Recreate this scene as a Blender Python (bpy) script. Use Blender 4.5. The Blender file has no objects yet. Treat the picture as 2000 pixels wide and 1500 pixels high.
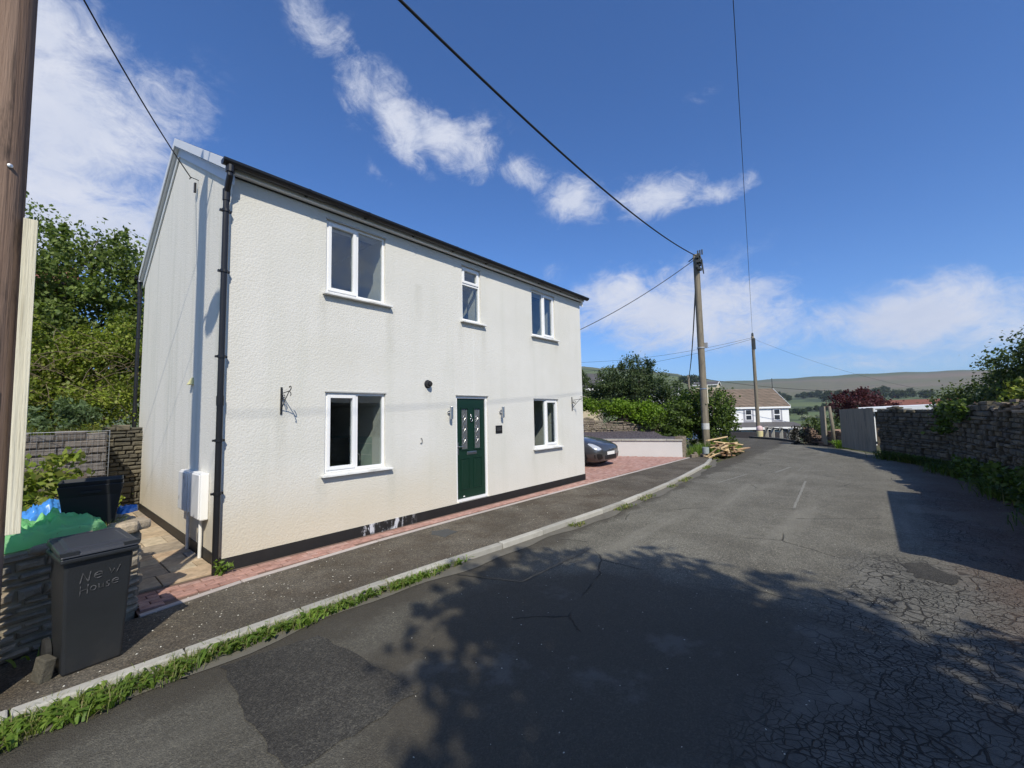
import bpy, bmesh, math, random
import numpy as np
from mathutils import Vector, Matrix
S = bpy.context.scene
C = S.collection
# ------------------------------------------------------------------ camera, sky, sun, exposure
cam = bpy.data.cameras.new("camera"); co = bpy.data.objects.new("camera", cam); C.objects.link(co)
YAW, PITCH, ROLL = math.radians(40.5295), math.radians(4.1915), math.radians(-1.1842)
_w = Vector((math.cos(YAW)*math.cos(PITCH), math.sin(YAW)*math.cos(PITCH), math.sin(PITCH)))
_r = Vector((math.sin(YAW), -math.cos(YAW), 0)); _u = _r.cross(_w)
_r2 = math.cos(ROLL)*_r + math.sin(ROLL)*_u; _u2 = -math.sin(ROLL)*_r + math.cos(ROLL)*_u
M = Matrix((_r2, _u2, -_w)).transposed().to_4x4(); M.translation = (-1.6503, -6.208, 1.8643)
co.matrix_world = M
cam.sensor_width = 36; cam.lens = 811.76/2000*36; cam.clip_start = 0.05; cam.clip_end = 9000
S.camera = co
SUND = Vector((0.385, 0.605, -0.695)).normalized()          # the way the light travels
SUN_ROT = math.atan2(-SUND.x, -SUND.y)
sun = bpy.data.lights.new("sun", 'SUN'); sun.energy = 4.9; sun.angle = math.radians(0.53); sun.color = (1.0, .935, .80)
so = bpy.data.objects.new("sun", sun); C.objects.link(so); so.rotation_euler = SUND.to_track_quat('-Z', 'Y').to_euler()
S.view_settings.view_transform = 'Standard'; S.view_settings.look = 'None'; S.view_settings.exposure = 0.0; S.view_settings.gamma = 1
S.render.engine = 'CYCLES'

world = bpy.data.worlds.new("World"); S.world = world; world.use_nodes = True
def build_world():
    nt = world.node_tree; N = nt.nodes; L = nt.links; N.clear()
    out = N.new('ShaderNodeOutputWorld'); bg = N.new('ShaderNodeBackground'); bg.inputs[1].default_value = 1.0
    L.new(bg.outputs[0], out.inputs[0])
    sky = N.new('ShaderNodeTexSky'); sky.sky_type = 'NISHITA'; sky.sun_disc = False
    sky.sun_elevation = math.asin(-SUND.z); sky.sun_rotation = SUN_ROT; sky.altitude = 200
    sky.air_density = 1.0; sky.dust_density = 0.6; sky.ozone_density = 2.2
    tc = N.new('ShaderNodeTexCoord')
    def m(op, a, b=None, c=None, clamp=False):
        n = N.new('ShaderNodeMath'); n.operation = op; n.use_clamp = clamp
        for i, x in enumerate((a, b, c)):
            if x is None: continue
            if isinstance(x, (int, float)): n.inputs[i].default_value = x
            else: L.new(x, n.inputs[i])
        return n.outputs[0]
    nrm = N.new('ShaderNodeVectorMath'); nrm.operation = 'NORMALIZE'; L.new(tc.outputs['Generated'], nrm.inputs[0])
    sp = N.new('ShaderNodeSeparateXYZ'); L.new(nrm.outputs[0], sp.inputs[0])
    D = 180/math.pi
    az = m('MULTIPLY', m('ARCTAN2', sp.outputs[1], sp.outputs[0]), D)
    el = m('MULTIPLY', m('ARCSINE', sp.outputs[2]), D)
    # wispy noise in direction space, warped
    cx = N.new('ShaderNodeCombineXYZ'); L.new(az, cx.inputs[0]); L.new(m('MULTIPLY', el, 1.5), cx.inputs[1])
    def noise(scale, det, rough, dist=0.0, off=0.0):
        n = N.new('ShaderNodeTexNoise'); n.inputs['Scale'].default_value = scale; n.inputs['Detail'].default_value = det
        n.inputs['Roughness'].default_value = rough; n.inputs['Distortion'].default_value = dist
        mp = N.new('ShaderNodeMapping'); mp.inputs['Location'].default_value = (off, off*.7, 0)
        L.new(cx.outputs[0], mp.inputs[0]); L.new(mp.outputs[0], n.inputs[0]); return n.outputs[0]
    n1 = noise(0.10, 12, .66, .9, 3.1); n2 = noise(0.34, 10, .72, .8, 11.7)
    nz = m('ADD', m('MULTIPLY', n1, .62), m('MULTIPLY', n2, .38))
    # cloud banks: az, el, half width, half height, tilt (deg), weight
    banks = [(66.5,42,4.5,2.6,-40,.75),(61.5,38.5,5,2.9,-50,1.05),(56,35.8,6,3.2,-35,1.25),(49.5,34.4,5.6,3.0,-20,1.2),(45,33.2,4.4,3.4,10,1.05),
             (38.5,31,5,2.0,-20,1.0),(31,27.4,5.2,2.5,-20,1.2),(20.5,26.4,6.2,2.5,-2,1.3),(13.5,25.6,5.5,1.5,5,.95),
             (92,33,8,4.5,0,1.25),(90,27,10,6.5,0,1.5),(84,29,6.5,4.4,30,1.2),(90,19,13,7,0,1.3),(79,22,6,5,0,1.0),
             (58.5,30,2.0,1.1,-40,.5),(14,35.3,3.0,1.6,20,.45),
             (26,16,8,3.2,0,1.15),(19,12.5,12,4.8,0,1.5),(11,14.4,6,2.1,0,1.05),(12,10,11,3.8,0,1.2),(2,9.5,8,2.4,0,1.0),(-4.5,8.8,8,3.4,0,1.5),
             (-9,6.5,8,3.4,0,1.0),(3,12,4,1.0,0,.5),(-3,5,14,2.4,0,.7),(35,19,3,2,0,.6),
             (-60,20,25,8,0,1.1),(-120,25,30,10,0,1.1),(150,25,25,12,0,1.1),(-30,33,10,3,10,.85),(-42,22,7,4,0,.9),(-90,50,40,9,0,1.0),(180,55,40,8,0,.9)]  # unseen banks behind the camera, added to whiten the ambient light
    acc = None
    for (a, e, sa, se, t, wt) in banks:
        tr = math.radians(t); da = m('SUBTRACT', az, a); de = m('SUBTRACT', el, e)
        # azimuth runs right to left in view; tilt measured with az to the left
        u = m('ADD', m('MULTIPLY', da, math.cos(tr)/sa), m('MULTIPLY', de, -math.sin(tr)/sa))
        v = m('ADD', m('MULTIPLY', da, math.sin(tr)/se), m('MULTIPLY', de, math.cos(tr)/se))
        g = m('MULTIPLY', m('EXPONENT', m('MULTIPLY', m('ADD', m('MULTIPLY', u, u), m('MULTIPLY', v, v)), -.9)), wt)
        acc = g if acc is None else m('MAXIMUM', acc, g)
    dens = m('SUBTRACT', m('ADD', acc, m('MULTIPLY', m('SUBTRACT', nz, .5), 3.3)), .30)
    mr = N.new('ShaderNodeMapRange'); mr.interpolation_type = 'SMOOTHSTEP'
    mr.inputs['From Min'].default_value = 0.0; mr.inputs['From Max'].default_value = 1.15; L.new(dens, mr.inputs['Value'])
    gate = m('MULTIPLY', mr.outputs[0], m('MULTIPLY', acc, 2.2, clamp=True), clamp=True)
    alpha = m('MULTIPLY', gate, .93)
    # sky colour
    sc = N.new('ShaderNodeVectorMath'); sc.operation = 'SCALE'; L.new(sky.outputs[0], sc.inputs[0]); sc.inputs['Scale'].default_value = .104
    tint = N.new('ShaderNodeVectorMath'); tint.operation = 'MULTIPLY'; L.new(sc.outputs[0], tint.inputs[0]); tint.inputs[1].default_value = (.60, 1.0, 1.55)
    hz = N.new('ShaderNodeMix'); hz.data_type = 'RGBA'; L.new(m('MULTIPLY', m('EXPONENT', m('MULTIPLY', m('MAXIMUM', el, 0.0), -.16)), .55), hz.inputs[0]); L.new(tint.outputs[0], hz.inputs[6]); hz.inputs[7].default_value = (.42, .53, .74, 1)
    shade = N.new('ShaderNodeMix'); shade.data_type = 'RGBA'; L.new(noise(.12, 5, .6, .2, 23.0), shade.inputs[0])
    shade.inputs[6].default_value = (.50, .58, .77, 1); shade.inputs[7].default_value = (.92, .92, .96, 1)
    mx = N.new('ShaderNodeMix'); mx.data_type = 'RGBA'; L.new(alpha, mx.inputs[0]); L.new(hz.outputs[2], mx.inputs[6]); L.new(shade.outputs[2], mx.inputs[7])
    L.new(mx.outputs[2], bg.inputs[0])
build_world()

rnd = random.Random(7)
# ------------------------------------------------------------------ helpers
def tag(o, label=None, cat=None, group=None, kind=None):
    if label: o['label'] = label
    if cat: o['category'] = cat
    if group: o['group'] = group
    if kind: o['kind'] = kind
    return o
def empty(name, loc=(0, 0, 0), rz=0, **k):
    o = bpy.data.objects.new(name, None); C.objects.link(o); o.location = loc; o.rotation_euler = (0, 0, rz); o.empty_display_size = .1
    return tag(o, **k)
def copy_tree(o, parent=None):
    c = o.copy(); C.objects.link(c); c.parent = parent
    for ch in list(o.children): copy_tree(ch, c)
    return c

class MB:
    def __init__(s): s.v = []; s.f = []
    def add(s, vs, fs):
        n = len(s.v); s.v += [tuple(p) for p in vs]; s.f += [tuple(i+n for i in f) for f in fs]
    def hexa(s, p):          # 4 bottom (ccw) + 4 top
        s.add(p, [(3,2,1,0),(4,5,6,7),(0,1,5,4),(1,2,6,5),(2,3,7,6),(3,0,4,7)])
    def box(s, x0, x1, y0, y1, z0, z1):
        s.hexa([(x0,y0,z0),(x1,y0,z0),(x1,y1,z0),(x0,y1,z0),(x0,y0,z1),(x1,y0,z1),(x1,y1,z1),(x0,y1,z1)])
    def obox(s, c, e, hl, hw, z0, z1):   # oriented box: centre, direction, half sizes
        e = Vector(e).normalized(); n = Vector((-e.y, e.x)); c = Vector(c)
        q = [c-e*hl-n*hw, c+e*hl-n*hw, c+e*hl+n*hw, c-e*hl+n*hw]
        s.hexa([(p.x,p.y,z0) for p in q]+[(p.x,p.y,z1) for p in q])
    def poly(s, pts, z=None):
        s.add([(p[0],p[1],z) if z is not None else p for p in pts], [tuple(range(len(pts)))])
    def prism(s, pts, z0, z1):
        n = len(pts)
        s.add([(x,y,z0) for x,y in pts]+[(x,y,z1) for x,y in pts], [tuple(range(n-1,-1,-1)), tuple(range(n,2*n))]+[(i,(i+1)%n,n+(i+1)%n,n+i) for i in range(n)])
    def tube(s, pts, r, n=8, caps=True):
        pts = [Vector(p) for p in pts]; rs = r if isinstance(r, (list, tuple)) else [r]*len(pts)
        k = len(s.v); ref = None
        for i, p in enumerate(pts):
            t = (pts[min(i+1, len(pts)-1)]-pts[max(i-1, 0)]).normalized()
            if ref is None: ref = t.orthogonal().normalized()
            a = (ref-t*ref.dot(t))
            a = a.normalized() if a.length > 1e-6 else t.orthogonal().normalized()
            ref = a; b = t.cross(a)
            for j in range(n):
                th = 2*math.pi*j/n; s.v.append(tuple(p+(a*math.cos(th)+b*math.sin(th))*rs[i]))
        for i in range(len(pts)-1):
            for j in range(n):
                s.f.append((k+i*n+j, k+i*n+(j+1)%n, k+(i+1)*n+(j+1)%n, k+(i+1)*n+j))
        if caps:
            s.f.append(tuple(k+j for j in range(n-1, -1, -1))); m = k+(len(pts)-1)*n; s.f.append(tuple(m+j for j in range(n)))
    def lathe(s, prof, c=(0, 0, 0), n=16, axis='z'):
        k = len(s.v)
        for (r, h) in prof:
            for j in range(n):
                th = 2*math.pi*j/n; a, b = r*math.cos(th), r*math.sin(th)
                p = {'z': (a, b, h), 'y': (a, h, b), 'x': (h, a, b)}[axis]
                s.v.append((p[0]+c[0], p[1]+c[1], p[2]+c[2]))
        for i in range(len(prof)-1):
            for j in range(n): s.f.append((k+i*n+j, k+i*n+(j+1)%n, k+(i+1)*n+(j+1)%n, k+(i+1)*n+j))
        s.f.append(tuple(k+j for j in range(n-1, -1, -1))); m = k+(len(prof)-1)*n; s.f.append(tuple(m+j for j in range(n)))
    def build(s, name, mat, parent=None, smooth=False, bevel=0, seg=2, sub=0, fixn=True, auto=None):
        me = bpy.data.meshes.new(name); me.from_pydata(s.v, [], s.f)
        if fixn:
            bm = bmesh.new(); bm.from_mesh(me); bmesh.ops.recalc_face_normals(bm, faces=bm.faces); bm.to_mesh(me); bm.free()
        if mat: me.materials.append(mat)
        if smooth:
            me.polygons.foreach_set('use_smooth', [True]*len(me.polygons))
        o = bpy.data.objects.new(name, me); C.objects.link(o)
        if parent: o.parent = parent
        if bevel:
            b = o.modifiers.new('bevel', 'BEVEL'); b.width = bevel; b.segments = seg; b.limit_method = 'ANGLE'
        if sub:
            b = o.modifiers.new('sub', 'SUBSURF'); b.levels = sub; b.render_levels = sub
        return o
def np_mesh(name, verts, faces, mat, parent=None, smooth=False):
    verts = np.asarray(verts, np.float32).reshape(-1, 3); me = bpy.data.meshes.new(name)
    me.vertices.add(len(verts)); me.vertices.foreach_set('co', verts.ravel())
    faces = [np.asarray(f, np.int32) for f in (faces if isinstance(faces, list) else [faces])]
    tot = sum(f.size for f in faces); me.loops.add(tot); me.loops.foreach_set('vertex_index', np.concatenate([f.ravel() for f in faces]))
    nf = sum(len(f) for f in faces); me.polygons.add(nf)
    sizes = np.concatenate([np.full(len(f), f.shape[1]) for f in faces]); st = np.concatenate([[0], np.cumsum(sizes)[:-1]])
    me.polygons.foreach_set('loop_start', st.astype(np.int32)); me.polygons.foreach_set('loop_total', sizes.astype(np.int32))
    me.update(calc_edges=True); me.validate()
    if smooth: me.polygons.foreach_set('use_smooth', np.ones(nf, bool))
    me.materials.append(mat); o = bpy.data.objects.new(name, me); C.objects.link(o)
    if parent: o.parent = parent
    return o

# ------------------------------------------------------------------ materials
class NT:
    def __init__(s, name):
        s.m = bpy.data.materials.new(name); s.m.use_nodes = True; s.N = s.m.node_tree.nodes; s.L = s.m.node_tree.links
        s.b = s.N['Principled BSDF']; s.out = s.N['Material Output']; s.tc = s.N.new('ShaderNodeTexCoord'); s.P = s.tc.outputs['Object']
    def inp(s, n, i, x):
        if isinstance(x, (int, float)): n.inputs[i].default_value = x
        elif isinstance(x, tuple): n.inputs[i].default_value = x if len(x) == 4 or n.inputs[i].type == 'VECTOR' else (*x, 1)
        elif x is not None: s.L.new(x, n.inputs[i])
    def math(s, op, a, b=None, c=None, clamp=False):
        n = s.N.new('ShaderNodeMath'); n.operation = op; n.use_clamp = clamp
        for i, x in enumerate((a, b, c)): s.inp(n, i, x)
        return n.outputs[0]
    def map(s, scale=(1,1,1), rot=(0,0,0), loc=(0,0,0), src=None):
        n = s.N.new('ShaderNodeMapping'); n.inputs['Scale'].default_value = scale; n.inputs['Rotation'].default_value = rot; n.inputs['Location'].default_value = loc
        s.L.new(src or s.P, n.inputs[0]); return n.outputs[0]
    def noise(s, scale, det=6, rough=.6, src=None, dist=0, col=False):
        n = s.N.new('ShaderNodeTexNoise'); s.inp(n, 0, src or s.P); n.inputs['Scale'].default_value = scale
        n.inputs['Detail'].default_value = det; n.inputs['Roughness'].default_value = rough; n.inputs['Distortion'].default_value = dist
        return n.outputs[1 if col else 0]
    def vor(s, scale, feat='F1', src=None, out=0):
        n = s.N.new('ShaderNodeTexVoronoi'); n.feature = feat; s.inp(n, 0, src or s.P); n.inputs['Scale'].default_value = scale; return n.outputs[out]
    def rng(s, x, a, b, c=0.0, d=1.0, smooth=True):
        n = s.N.new('ShaderNodeMapRange'); n.interpolation_type = 'SMOOTHSTEP' if smooth else 'LINEAR'
        for i, v in enumerate((x, a, b, c, d)): s.inp(n, i, v)
        return n.outputs[0]
    def mix(s, f, a, b, mode='MIX'):
        n = s.N.new('ShaderNodeMix'); n.data_type = 'RGBA'; n.blend_type = mode
        s.inp(n, 0, f); s.inp(n, 6, a); s.inp(n, 7, b); return n.outputs[2]
    def ramp(s, f, stops):
        n = s.N.new('ShaderNodeValToRGB'); e = n.color_ramp.elements
        while len(e) < len(stops): e.new(.5)
        for x, (p, c) in zip(e, stops): x.position = p; x.color = (*c, 1)
        s.inp(n, 0, f); return n.outputs[0]
    def island(s):
        return s.N.new('ShaderNodeNewGeometry').outputs['Random Per Island']
    def xyz(s, src=None):
        n = s.N.new('ShaderNodeSeparateXYZ'); s.L.new(src or s.P, n.inputs[0]); return n.outputs
    def bump(s, h, strength=.5, dist=.01, prev=None):
        n = s.N.new('ShaderNodeBump'); n.inputs['Strength'].default_value = strength; n.inputs['Distance'].default_value = dist
        s.L.new(h, n.inputs['Height'])
        if prev: s.L.new(prev, n.inputs['Normal'])
        return n.outputs[0]
    def done(s, col, rough=.8, normal=None, metal=0, spec=.5):
        s.inp(s.b, 'Base Color', col); s.inp(s.b, 'Roughness', rough); s.inp(s.b, 'Metallic', metal); s.b.inputs['Specular IOR Level'].default_value = spec
        if normal: s.L.new(normal, s.b.inputs['Normal'])
        return s.m
def simple(name, col, rough=.6, var=.25, scale=8, bump=0, bscale=60, metal=0, spec=.5, island=0, dirt=None):
    t = NT(name); lo = tuple(c*(1-var) for c in col); hi = tuple(min(1, c*(1+var)) for c in col)
    c = t.mix(t.noise(scale, 8, .65), lo, hi)
    if island: c = t.mix(1.0, c, t.ramp(t.island(), [(0, (1-island,)*3), (1, (1+island,)*3)]), 'MULTIPLY')
    if dirt: c = t.mix(t.rng(t.noise(scale*.4, 9, .7), .52, .72, 0, .8), c, dirt)
    n = t.bump(t.noise(bscale, 6, .6), bump, .01) if bump else None
    return t.done(c, rough, n, metal, spec)

M_white = simple('white_upvc', (.80, .80, .80), .28, .04, 3)
M_sill = simple('sill_upvc', (.76, .76, .74), .4, .08, 5, dirt=(.45, .44, .40))
M_black = simple('black_plastic', (.012, .012, .014), .35, .3, 6, spec=.5)
M_soffit = simple('soffit_board', (.72, .74, .76), .4, .05, 3)
M_rubber = simple('rubber', (.015, .015, .015), .8, .3, 20)
M_steel = simple('brushed_steel', (.55, .55, .55), .32, .1, 20, metal=1)
M_wire = simple('cable_sheath', (.012, .012, .014), .7, .2, 10)
M_iron = simple('wrought_iron', (.012, .012, .013), .55, .3, 30)
M_dark = simple('interior_dark', (.12, .11, .10), .9, .1, 2)
M_inner = simple('interior_plaster', (.62, .61, .58), .9, .05, 2)

def mat_render():
    t = NT('painted_render'); x, y, z = t.xyz()
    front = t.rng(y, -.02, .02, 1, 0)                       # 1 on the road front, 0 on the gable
    grit = t.vor(42); g2 = t.noise(140, 4, .7); blotch = t.noise(1.1, 7, .6); blotch2 = t.noise(.45, 4, .55)
    col = t.mix(t.rng(blotch, .35, .7), (.498, .500, .486), (.568, .568, .556))
    col = t.mix(t.rng(blotch2, .44, .68, 0, .7), col, (.44, .435, .385))
    # gable: paler base with stronger light put into the colour, plus vertical algae streaks
    st = t.noise(1.0, 6, .6, t.map((3.5, 3.5, .22)))
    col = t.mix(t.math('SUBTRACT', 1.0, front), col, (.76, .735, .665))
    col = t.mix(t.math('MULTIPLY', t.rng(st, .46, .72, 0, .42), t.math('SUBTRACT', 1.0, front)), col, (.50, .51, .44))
    col = t.mix(t.math('MULTIPLY', t.rng(st, .58, .78, 0, .12), front), col, (.56, .55, .49))
    # warm splash stain above plinth, strongest on the left
    warm = t.math('MULTIPLY', t.rng(t.math('ADD', z, t.math('MULTIPLY', blotch, -.9)), .9, -.25), t.rng(x, 6.5, .5, .15, 1))
    col = t.mix(t.math('MULTIPLY', warm, .62, clamp=True), col, (.56, .47, .32))
    # drip stains below the sill ends
    drips = None
    for (sx, sz, ln) in [(1.22,3.72,.9),(2.40,3.74,1.5),(4.05,3.76,1.0),(4.70,3.76,1.1),(6.38,3.76,.8),(7.46,3.76,.6),(1.24,.98,.6),(2.42,.98,.75),(6.36,.98,.7),(7.5,.98,.6),(3.19,2.36,.4),(.66,1.9,1.3),(3.0,4.3,1.2)]:
        wob = t.math('ADD', x, t.math('MULTIPLY', t.math('SUBTRACT', t.noise(3, 3, .6), .5), .10))
        dx = t.rng(t.math('ABSOLUTE', t.math('SUBTRACT', wob, sx)), .015, .13, 1, 0)
        dz = t.math('MULTIPLY', t.rng(z, sz-ln, sz, 0, 1), t.rng(z, sz, sz+.02, 1, 0))
        d = t.math('MULTIPLY', dx, dz); drips = d if drips is None else t.math('MAXIMUM', drips, d)
    drips = t.math('MULTIPLY', t.math('MULTIPLY', drips, front), t.rng(t.noise(6, 5, .7, t.map((3, 3, .5))), .3, .62, .25, .95))
    col = t.mix(t.math('MULTIPLY', drips, .62), col, (.40, .39, .33))
    col = t.mix(t.rng(grit, .0, .45, .10, 0), col, (.40, .40, .37))
    seam = t.math('MULTIPLY', t.math('MULTIPLY', t.rng(t.math('ABSOLUTE', t.math('SUBTRACT', x, 4.39)), .006, .014, 1, 0), front), t.math('MULTIPLY', t.rng(z, 2.27, 2.3), t.rng(z, 3.72, 3.76, 1, 0)))
    col = t.mix(t.math('MULTIPLY', seam, .5), col, (.8, .8, .78))
    h = t.math('ADD', t.math('MULTIPLY', grit, -1.0), t.math('MULTIPLY', g2, .5))
    return t.done(col, .9, t.bump(t.math('ADD', h, t.math('MULTIPLY', t.noise(38, 4, .75), 1.1)), .55, .005))
M_render = mat_render()

def mat_plinth():
    t = NT('black_plinth_paint'); x, y, z = t.xyz()
    n = t.noise(9, 8, .7, t.map((1, 1, .35)))
    region = t.math('MULTIPLY', t.rng(x, 1.75, 1.95), t.rng(x, 2.75, 2.95, 1, 0))
    peel = t.math('MULTIPLY', t.rng(n, .50, .58), region)
    peel2 = t.math('MULTIPLY', t.rng(n, .66, .72), t.rng(x, .4, 1.4, 0, .8))
    col = t.mix(t.noise(6, 6, .6), (.008, .008, .009), (.022, .021, .02))
    col = t.mix(t.math('MAXIMUM', peel, t.math('MULTIPLY', peel2, .7)), col, (.55, .56, .6))
    return t.done(col, .55, t.bump(t.noise(60, 5, .6), .4, .005))
M_plinth = mat_plinth()

def mat_asphalt(name, lo, hi, cracks=False, worn=True, brown=0):
    t = NT(name); x, y, z = t.xyz()
    agg = t.vor(110, 'F1'); sp = t.noise(150, 5, .85); n = t.noise(.9, 9, .62, dist=.3); n2 = t.noise(6, 7, .65)
    col = t.mix(t.rng(n, .32, .68), lo, hi)
    col = t.mix(t.rng(n2, .4, .75, 0, .35), col, tuple(c*.6 for c in lo))
    if brown: col = t.mix(t.rng(t.noise(1.6, 8, .7), .38, .72, 0, brown), col, (.070, .052, .034))
    col = t.mix(t.rng(sp, .58, .72, 0, .38), col, (.36, .35, .31))
    col = t.mix(t.rng(sp, .45, .32, 0, .75), col, tuple(c*.3 for c in lo))
    sc = t.N.new('ShaderNodeSeparateColor'); t.L.new(t.vor(95, 'F1', out=1), sc.inputs[0])
    col = t.mix(1.0, col, t.ramp(sc.outputs[0], [(0, (.50, .50, .50)), (.45, (.85, .85, .85)), (.8, (1.15, 1.15, 1.13)), (1, (1.75, 1.72, 1.62))]), 'MULTIPLY')
    h = t.math('ADD', t.math('MULTIPLY', agg, 1.0), t.math('MULTIPLY', sp, .9)); rough = .88
    nb = t.bump(h, .8, .008)
    if cracks:
        # tyre-polished lanes and pale scrapes running along the road
        lane = t.noise(1.0, 5, .6, t.map((.10, 1.15, 1)))
        col = t.mix(t.rng(lane, .52, .70, 0, .40), col, tuple(c*1.45 for c in hi))
        scr = t.noise(1.0, 3, .5, t.map((.16, 9, 1), rot=(0, 0, .06)))
        col = t.mix(t.rng(scr, .72, .78, 0, .35), col, (.36, .35, .32))
        # damp, oily dark blotches
        col = t.mix(t.rng(t.noise(.55, 8, .66), .58, .72, 0, .45), col, tuple(c*.45 for c in lo))
        # older, dirtier surface close to the viewpoint
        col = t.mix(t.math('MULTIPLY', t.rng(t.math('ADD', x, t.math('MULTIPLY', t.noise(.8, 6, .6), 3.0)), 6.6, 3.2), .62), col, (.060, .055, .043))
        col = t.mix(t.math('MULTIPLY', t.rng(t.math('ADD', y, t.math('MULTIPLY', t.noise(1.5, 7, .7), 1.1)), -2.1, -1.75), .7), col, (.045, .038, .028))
        # newer, darker tarmac in the near carriageway, tree shade put into its colour
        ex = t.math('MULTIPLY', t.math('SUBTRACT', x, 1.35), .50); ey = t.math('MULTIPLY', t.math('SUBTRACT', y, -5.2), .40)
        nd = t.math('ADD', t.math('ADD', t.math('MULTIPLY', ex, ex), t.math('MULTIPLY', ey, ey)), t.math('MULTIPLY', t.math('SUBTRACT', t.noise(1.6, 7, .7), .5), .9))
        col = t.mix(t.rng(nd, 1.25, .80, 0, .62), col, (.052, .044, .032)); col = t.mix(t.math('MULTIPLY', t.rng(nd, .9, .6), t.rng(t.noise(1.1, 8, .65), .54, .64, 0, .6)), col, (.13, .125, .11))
        wv = t.noise(1.3, 4, .6, col=True)
        off = t.N.new('ShaderNodeVectorMath'); off.operation = 'MULTIPLY_ADD'; t.inp(off, 0, wv); off.inputs[1].default_value = (.34, .34, 0); t.L.new(t.P, off.inputs[2])
        wp = off.outputs[0]
        # alligator cracking towards the right-hand side and near camera
        reg = t.math('MULTIPLY', t.rng(t.math('ADD', t.math('MULTIPLY', x, -.10), t.math('MULTIPLY', y, -1.0)), 5.05, 5.75), t.rng(x, 6.4, 5.2, 0, 1))
        reg = t.math('MULTIPLY', reg, t.rng(x, .2, 1.2))
        reg = t.math('MULTIPLY', reg, t.rng(t.noise(.8, 5, .6), .26, .42))
        reg2 = t.math('MULTIPLY', t.math('MULTIPLY', t.rng(y, -6.5, -7.1), t.rng(x, 14, 11)), t.rng(t.noise(.5, 4, .6), .42, .55))
        reg = t.math('MAXIMUM', reg, reg2)
        e1 = t.vor(7.5, 'DISTANCE_TO_EDGE', wp); e2 = t.vor(18, 'DISTANCE_TO_EDGE', wp)
        wdt = t.math('MULTIPLY', t.rng(t.noise(2.2, 4, .6), .35, .65, .2, 1.2), .055)
        c1 = t.math('SUBTRACT', 1.0, t.rng(e1, t.math('MULTIPLY', wdt, .35), wdt))
        c2 = t.math('MULTIPLY', t.math('SUBTRACT', 1.0, t.rng(e2, .004, .07)), t.rng(t.noise(1.7, 4, .6), .40, .52))
        ck = t.math('MULTIPLY', t.math('MAXIMUM', c1, c2), reg)
        # sparse long cracks elsewhere
        e3 = t.vor(.42, 'DISTANCE_TO_EDGE', wp); c3 = t.math('MULTIPLY', t.math('SUBTRACT', 1.0, t.rng(e3, .001, .006)), t.rng(t.noise(.7, 3, .6), .53, .60))
        ck = t.math('MAXIMUM', ck, t.math('MULTIPLY', c3, .8), clamp=True)
        tone = t.vor(4.6, 'F1', wp, 1); 
        col = t.mix(t.math('MULTIPLY', reg, .5), col, t.mix(t.rng(t.noise(5, 5, .6), .3, .7), (.085, .084, .078), (.17, .165, .15)))
        col = t.mix(t.math('MULTIPLY', ck, .9), col, (.016, .014, .011))
        # reddish brown loose dirt along the right margin
        dm = t.math('MULTIPLY', t.rng(t.math('ADD', y, t.math('MULTIPLY', t.noise(1.4, 6, .7), -1.4)), -7.2, -8.4), .75)
        col = t.mix(dm, col, (.12, .072, .05))
        nb = t.bump(t.math('SUBTRACT', 1.0, ck), .9, .02, nb)
    return t.done(col, rough, nb, 0, .35)
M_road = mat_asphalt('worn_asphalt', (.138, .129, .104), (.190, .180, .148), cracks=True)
M_patch = mat_asphalt('patch_asphalt', (.042, .039, .034), (.072, .068, .058))
M_pave = mat_asphalt('pavement_asphalt', (.092, .079, .060), (.165, .145, .115), brown=.85)
M_tar = simple('tar_line', (.010, .010, .010), .45, .2, 20)
M_wornpatch = mat_asphalt('pale_worn_asphalt', (.10, .096, .084), (.14, .134, .118))
M_kerb = simple('kerb_concrete', (.37, .355, .31), .9, .3, 7, bump=.5, bscale=90, island=.18, dirt=(.22, .20, .16))
M_gutter = simple('gutter_concrete', (.125, .115, .092), .9, .3, 6, bump=.5, bscale=90, dirt=(.07, .06, .045))

def mat_stone(name, cols, rough=.9, moss=.25, mossc=(.06, .07, .02), bump=.8):
    t = NT(name); isl = t.island()
    stops = [(i/(max(1, len(cols)-1)), c) for i, c in enumerate(cols)]
    c = t.ramp(isl, stops); c = t.mix(1.0, c, t.ramp(t.noise(9, 9, .7), [(0.25, (.55,)*3), (.75, (1.35,)*3)]), 'MULTIPLY')
    c = t.mix(t.rng(t.noise(2.3, 8, .7), .52, .70, 0, moss), c, mossc)
    c = t.mix(t.rng(t.noise(14, 7, .7), .66, .74, 0, .5), c, (.42, .42, .38))
    return t.done(c, rough, t.bump(t.noise(28, 9, .7), bump, .02))
M_stone_near = mat_stone('rubble_stone', [(.25, .205, .15), (.34, .29, .21), (.28, .25, .20), (.42, .34, .24), (.21, .20, .175)], moss=.15)
M_stone_dark = mat_stone('weathered_wall_stone', [(.070, .064, .048), (.105, .093, .067), (.082, .076, .060), (.16, .138, .094), (.060, .057, .046)], moss=.5, mossc=(.05, .06, .022))
M_stone_gab = mat_stone('gabion_stone', [(.125, .108, .095), (.18, .155, .135), (.15, .135, .125), (.205, .18, .155)], moss=.1)
M_stone_dry = mat_stone('dry_stone', [(.16, .135, .10), (.22, .18, .14), (.18, .145, .115), (.27, .23, .175)], moss=.3, mossc=(.08, .10, .03))
M_mortar = simple('mortar_core', (.34, .30, .22), .95, .3, 9, bump=.5)
M_core = simple('wall_core', (.035, .032, .028), .95, .3, 9, bump=.5)
M_paver = mat_stone('red_block_paver', [(.34, .185, .145), (.41, .235, .19), (.38, .215, .175), (.44, .28, .235), (.31, .165, .13)], moss=.25, mossc=(.17, .12, .09), bump=.4)
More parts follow.
